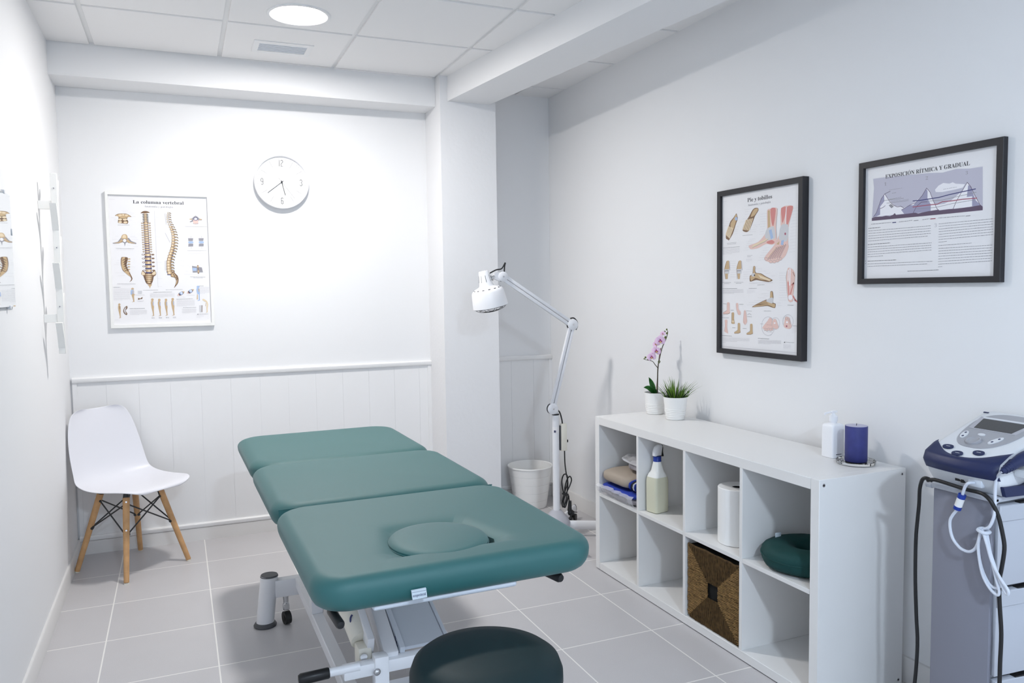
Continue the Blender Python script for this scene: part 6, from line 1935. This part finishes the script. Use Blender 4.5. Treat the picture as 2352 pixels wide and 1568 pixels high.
for (y0, y1, mt, nm) in ((1.158, 1.182, 'bluecloth', 'blue_stripe'), (1.140, 1.164, 'blackcloth', 'black_stripe'), (1.132, 1.146, 'whitecloth', 'white_stripe'), (1.120, 1.136, 'bluecloth', 'blue_stripe'), (1.100, 1.124, 'blackcloth', 'dark_lining')):
    k = (1.182 - y0) * .10
    lumpy((.004 + k, y0, z0 + .0005), (.296 - k, y1, z0 + .0585 - k * .8), .9, .003, 20, 3, 28, 10).build(nm, M[mt], t, sharp=60, world=w_)
b = MB(); b.mi = 0
t = thing('film_packet', 'crumpled packet in clear film on top of the beige trousers', 'wrapped packet', (.19, 1.20, z0 + .077), 0)
w_ = mw(t); z1 = z0 + .0775
lumpy((.06, 1.105, z1 + .0), (.31, 1.30, z1 + .038), .6, .012, 26, 4).build('packet', M['filmgrey'], t, sharp=14, world=w_)
lumpy((.045, 1.11, z1 + .034), (.30, 1.345, z1 + .056), .6, .014, 30, 9, 20, 8).build('film', M['film'], t, sharp=10, world=w_)

# ------------------------------------------------------------------ trolley and therapy machine
t = thing('drawer_trolley', 'white drawer trolley with a grey side panel under the therapy machine', 'trolley', (.28, -.40, 0), 0)
w_ = mw(t)
b = MB(); b.box((.130, -.491, .06), (.145, -.311, .7985), .004, 2); b.build('grey_panel', M['columngrey'], t, world=w_)
b = MB(); b.box((.1455, -.478, .05), (.395, -.30, .7985), .003, 1); b.build('cabinet', M['cartwhite'], t, world=w_)
b = MB(); b.box((.122, -.505, .799), (.398, -.292, .8135), .004, 2); b.cyl((.128, -.31, .805), (.128, -.292, .805), .0085, n=16); b.cyl((.128, -.505, .805), (.128, -.485, .805), .0085, n=16); b.build('top_tray', M['cartwhite'], t, world=w_)
for z0_, z1_ in ((.56, .794), (.305, .554), (.06, .299)):
    b = MB(); q = -.006
    xf = Matrix.Translation((.15, -.480, 0)) @ Matrix.Rotation(math.radians(-5), 4, 'Z')
    b.box((0, -.018, z0_), (.25, .0, z1_ - .006), .003, 2, xf); b.box((.0, -.023, z1_ - .052), (.25, -.016, z1_ - .006), .003, 1, xf); dr = b.build('drawer', M['cartwhite'], t, world=w_)
    b = MB(); b.prism([(.075, z1_ - .006), (.25, z1_ - .012), (.25, z1_ + .001), (.075, z1_ - .003)], -.021, -.004, lambda x, z, y: tuple(xf @ Vector((x, y, z)))); b.build('handle_recess', M['black'], dr, world=w_)
b = MB()
for x in (.16, .37):
    for y in (-.46, -.33): b.cyl((x - .01, y, .025), (x + .01, y, .025), .025, n=18)
b.build('caster', M['black'], t, world=w_)

t = thing('therapy_machine', 'white and navy electrotherapy machine with screen and cables on the trolley', 'therapy machine', (.26, -.405, .8145), 0)
w_ = mw(t)
YC, HW = -.405, .114
PF = [(.150, .8155), (.128, .845), (.118, .866), (.108, .884), (.116, .904), (.150, .925), (.365, 1.002), (.388, 1.003), (.398, .985), (.398, .8155)]
def sec(tt, s=1.0, o=0.0):
    cxx, czz = .26, .90; bul = .018 * (1 - tt * tt); out_ = []
    for x, z in PF:
        xx = cxx + (x - cxx) * s - bul * max(0, min(1, (.155 - x) / .045)); zz = max(.8155, czz + (z - czz) * s); out_.append(Vector((xx, YC - tt * HW, zz)))
    return out_
b = MB(); b.loops([sec(tt, s) for tt, s in ((-1, .88), (-.985, .94), (-.95, .98), (-.88, 1), (-.6, 1), (-.3, 1), (0, 1), (.3, 1), (.6, 1), (.88, 1), (.95, .98), (.985, .94), (1, .88))]); b.build('housing', M['machinewhite'], t, sharp=30, world=w_)
# navy bumper band round the lip
b = MB(); rows = []
lip = [Vector((x, 0, z)) for x, z in [(.1165, .862), (.106, .884), (.1145, .906), (.131, .9155), (.150, .9262), (.170, .9334)]]
def lp(u):
    i = min(int(u * 5), 4); f = u * 5 - i; return lip[i].lerp(lip[i + 1], f)
for k in range(33):
    tt = -1.0 + 2 * k / 32; e = max(0, (abs(tt) - .93) / .07); bul = .018 * (1 - tt * tt); umax = .50 + .50 * abs(tt) ** 2.2
    row = []
    for j in range(11):
        p = lp(umax * j / 10); w = max(0, min(1, (.155 - p.x) / .045)); off = Vector((-.0025, 0, .0018)) * (1 if 0 < j < 10 else .3)
        row.append(Vector((p.x - bul * w + e * .006, YC - tt * HW * 1.004, p.z)) + off)
    rows.append(row)
b.loops(rows, False, False, closed=False); b.build('navy_bumper', M['machineblue'], t, sharp=50, world=w_)
SX = Vector((.215, 0, .077)).normalized(); SN = Vector((-SX.z, 0, SX.x)); S00 = Vector((.150, YC, .925))
def SP(tt, s, h=0.0): return S00 + Vector((0, -tt, 0)) + SX * s + SN * h
def plate(nm, pts, h0, h1, m_, par, sharp=30, flare=1.0):
    b = MB(); b.loops([[SP(a, s, h0) for a, s in pts], [SP(a, s, h1) for a, s in pts]]); return b.build(nm, M[m_] if isinstance(m_, str) else m_, par, sharp=sharp, world=w_)
def oval(cx, cy, rx, ry, n=24, rot=0):
    return [(cx + rx * math.cos(a) * math.cos(rot) - ry * math.sin(a) * math.sin(rot), cy + rx * math.cos(a) * math.sin(rot) + ry * math.sin(a) * math.cos(rot)) for a in [2 * PI * i / n for i in range(n)]]
egg = []
for i in range(60):
    a = -PI / 2 + 2 * PI * i / 60; ca_, sa_ = math.cos(a), math.sin(a)
    sx_ = (abs(ca_) ** .75) * (1 if ca_ >= 0 else -1); sy_ = (abs(sa_) ** .75) * (1 if sa_ >= 0 else -1)
    s = .119 + .107 * sy_; wd = .070 + .028 * (s - .01) / .21
    egg.append((-.006 + wd * sx_, s))
cp = plate('control_panel', egg, .0003, .0022, 'machinegrey', t)
plate('screen_bezel', [(-.082, .116), (.058, .116), (.074, .192), (-.094, .192)], .002, .0034, 'greyplastic', cp)
plate('screen', [(-.068, .120), (.045, .120), (.058, .181), (-.079, .181)], .003, .0040, 'screen', cp)
plate('screen_edge', [(-.083, .183), (.062, .183), (.064, .191), (-.085, .191)], .003, .0044, 'machinewhite', cp)
b = MB(); b.lathe([(.0215, 0), (.0205, .0055), (.0165, .0070), (.0155, .0052), (.012, .0035), (.001, .003)], 32, xf=Matrix.Translation(SP(-.018, .046, .002)) @ Matrix((SX, Vector((0, 1, 0)), SN)).transposed().to_4x4()); b.build('dial', M['machinegrey'], cp, world=w_)
for cx_, cy_, rx, ry, rt_ in ((-.066, .074, .0095, .022, .25), (.034, .068, .0095, .024, -.35), (-.022, .088, .011, .0065, 0)):
    bt_ = plate('button', oval(cx_, cy_, rx, ry, 24, rt_), .002, .0042, 'machinewhite', cp)
    for s_ in (-1, 1):
        if rx < .01: plate('button_mark', oval(cx_ - s_ * math.sin(rt_) * .011, cy_ + s_ * math.cos(rt_) * .011, .0032, .0042, 8), .004, .0046, 'machineblue', bt_)
for cx_, cy_ in ((-.060, -.004), (-.014, -.022), (.036, -.006)):
    q = [SP(a, max(s, 0) , .0014) + (Vector((-.034, 0, -.02)) * (-min(s, 0) / .0394)) for a, s in oval(cx_, cy_, .0165, .0085, 24)]
    b = MB(); bw_ = lambda p: p + Vector((-.018 * (1 - (cx_ / HW) ** 2) * max(0, min(1, (.155 - p.x) / .045)), 0, 0)); q = [bw_(p) for p in q]; b.loops([[p + Vector((0, 0, -.0005)) for p in q], [p + Vector((0, 0, .0022)) for p in q]]); bt_ = b.build('navy_button', M['machineblue'], t, world=w_)
    b = MB(); c = bw_(SP(cx_, max(cy_, 0), .0014) + Vector((-.034, 0, -.02)) * (-min(cy_, 0) / .0394)) + Vector((0, 0, .0024)); b.obox(c - Vector((0, .006, 0)), c + Vector((0, .006, 0)), .002, .0008); b.build('button_mark', M['machinewhite'], bt_, world=w_)
plate('maker_badge', [(-.114 + .004, .222), (-.094, .222), (-.094, .228), (-.110, .228)], .0002, .0012, 'machineblue', t)
# front sockets
b = MB(); b.box((.1172, -.402, .838), (.13, -.389, .846)); b.box((.1172, -.415, .836), (.13, -.406, .846)); b.build('front_socket', M['black'], t, world=w_)
b = MB(); b.box((.1135, -.47, .833), (.13, -.43, .856), .003, 2); b.build('socket_recess', M['steelgrey'], t, world=w_)
b = MB(); b.loops([[Vector((x, y, z)) for x, y, z in ((.13, -.523, .846), (.20, -.530, .846), (.30, -.530, .870), (.39, -.527, .88), (.39, -.527, .84), (.30, -.530, .825), (.20, -.530, .818), (.14, -.523, .818))], [Vector((x, y, z)) for x, y, z in ((.13, -.512, .846), (.20, -.512, .846), (.30, -.512, .870), (.39, -.512, .88), (.39, -.512, .84), (.30, -.512, .825), (.20, -.512, .818), (.14, -.512, .818))]]); b.build('side_bumper', M['machineblue'], t, world=w_)
b = MB(); b.box((.17, -.572, .87), (.36, -.519, .895), .008, 2); b.build('probe_holder', M['machinewhite'], t, world=w_)
b = MB(); b.tube([(.088, -.545, .898), (.125, -.547, .912), (.165, -.550, .926), (.22, -.552, .93), (.28, -.552, .93)], lambda u: .0062 + .0145 * min(1, u * 1.7), 14, 5)
for k in range(5): b.lathe([(.0095 + .0012 * k, -.0012), (.0105 + .0012 * k, 0), (.0095 + .0012 * k, .0012)], 14, xf=Matrix.Translation((.098 + k * .0085, -.5455, .9015 + k * .0032)) @ Matrix.Rotation(1.2, 4, 'Y'))
b.build('applicator_probe', M['machineblue'], t, world=w_)
cb = MB(); cb.tube([(.112, -.450, .845), (.094, -.448, .846), (.094, -.440, .838), (.096, -.434, .828), (.10, -.425, .805), (.10, -.412, .765), (.10, -.398, .743), (.10, -.390, .725), (.10, -.391, .700), (.10, -.400, .675), (.10, -.419, .657), (.10, -.434, .652), (.10, -.450, .653), (.10, -.465, .664), (.10, -.474, .683), (.099, -.482, .715), (.10, -.491, .729)], .0042, 8, 4)
c1 = cb.build('applicator_cable', M['cable'], t, world=w_)
b = MB(); p, q = Vector((.099, -.426, .808)), Vector((.099, -.411, .763)); b.cyl(p, p.lerp(q, .24), .0105, n=18); b.cyl(p.lerp(q, .78), q, .0105, n=18); cn = b.build('cable_connector', M['bluecap'], c1, world=w_)
b = MB(); b.cyl(p.lerp(q, .24), p.lerp(q, .78), .0102, n=18); b.build('connector_label', M['whitecloth'], c1, world=w_)
cb = MB(); cb.tube([(.09, -.545, .899), (.098, -.535, .892), (.112, -.519, .880), (.116, -.510, .864), (.118, -.507, .834), (.114, -.510, .804), (.104, -.516, .772), (.10, -.507, .740), (.10, -.491, .728)], .0042, 8, 4)
for L3 in ([(.10, -.491, .728), (.10, -.482, .715), (.10, -.476, .672), (.10, -.487, .619), (.10, -.509, .583), (.10, -.530, .577), (.10, -.540, .591), (.10, -.525, .618), (.10, -.513, .66), (.10, -.500, .715)],
           [(.094, -.491, .726), (.094, -.484, .712), (.094, -.480, .673), (.094, -.493, .608), (.094, -.516, .573), (.094, -.537, .562), (.094, -.542, .575), (.094, -.532, .607), (.094, -.520, .649), (.094, -.501, .712)],
           [(.088, -.497, .724), (.088, -.510, .69), (.088, -.524, .65), (.088, -.548, .613), (.088, -.570, .588), (.09, -.566, .575), (.094, -.545, .60), (.094, -.515, .67), (.096, -.497, .72)]): cb.tube(L3, .0040, 8, 4)
c2 = cb.build('applicator_cable', M['cable'], t, world=w_)
b = MB(); b.tube([(.086, -.484, .726), (.086, -.502, .722), (.106, -.503, .722), (.106, -.484, .727)], .005, 8, 4, True); b.build('cable_tie', M['cable'], c2, world=w_)
b = MB(); b.tube([(.108, -.325, .823), (.104, -.310, .828), (.103, -.296, .822), (.112, -.280, .79), (.125, -.268, .74), (.135, -.256, .69), (.138, -.249, .62), (.138, -.250, .50), (.138, -.256, .39), (.138, -.262, .30), (.138, -.255, .177), (.14, -.235, .05), (.16, -.15, .008), (.30, -.09, .006)], .0055, 10, 4); b.build('power_cable', M['black'], t, world=w_)
b = MB(); b.tube([(.106, -.310, .822), (.105, -.335, .829), (.106, -.386, .826), (.106, -.43, .823), (.107, -.468, .823), (.104, -.489, .820), (.104, -.507, .806), (.112, -.522, .77), (.118, -.532, .719), (.118, -.537, .684), (.118, -.531, .63), (.118, -.525, .589), (.118, -.528, .531), (.118, -.535, .451), (.118, -.534, .368), (.118, -.534, .30), (.12, -.53, .15), (.14, -.54, .008), (.25, -.56, .006)], .0055, 10, 4); b.build('mains_cable', M['black'], t, world=w_)

# ------------------------------------------------------------------ light and colour
w = bpy.data.worlds.new('world'); SC.world = w; w.use_nodes = True
w.node_tree.nodes['Background'].inputs[0].default_value = (.02, .022, .025, 1); w.node_tree.nodes['Background'].inputs[1].default_value = 1
SC.view_settings.view_transform = 'Standard'; SC.view_settings.look = 'None'; SC.view_settings.gamma = 1; SC.view_settings.exposure = 0.0; SC.view_settings.use_curve_mapping = False
SC.cycles.max_bounces = 10; SC.cycles.diffuse_bounces = 6; SC.cycles.glossy_bounces = 4; SC.cycles.transmission_bounces = 8
SC.cycles.sample_clamp_indirect = 6; SC.cycles.use_denoising = True; SC.cycles.caustics_reflective = False; SC.cycles.caustics_refractive = False
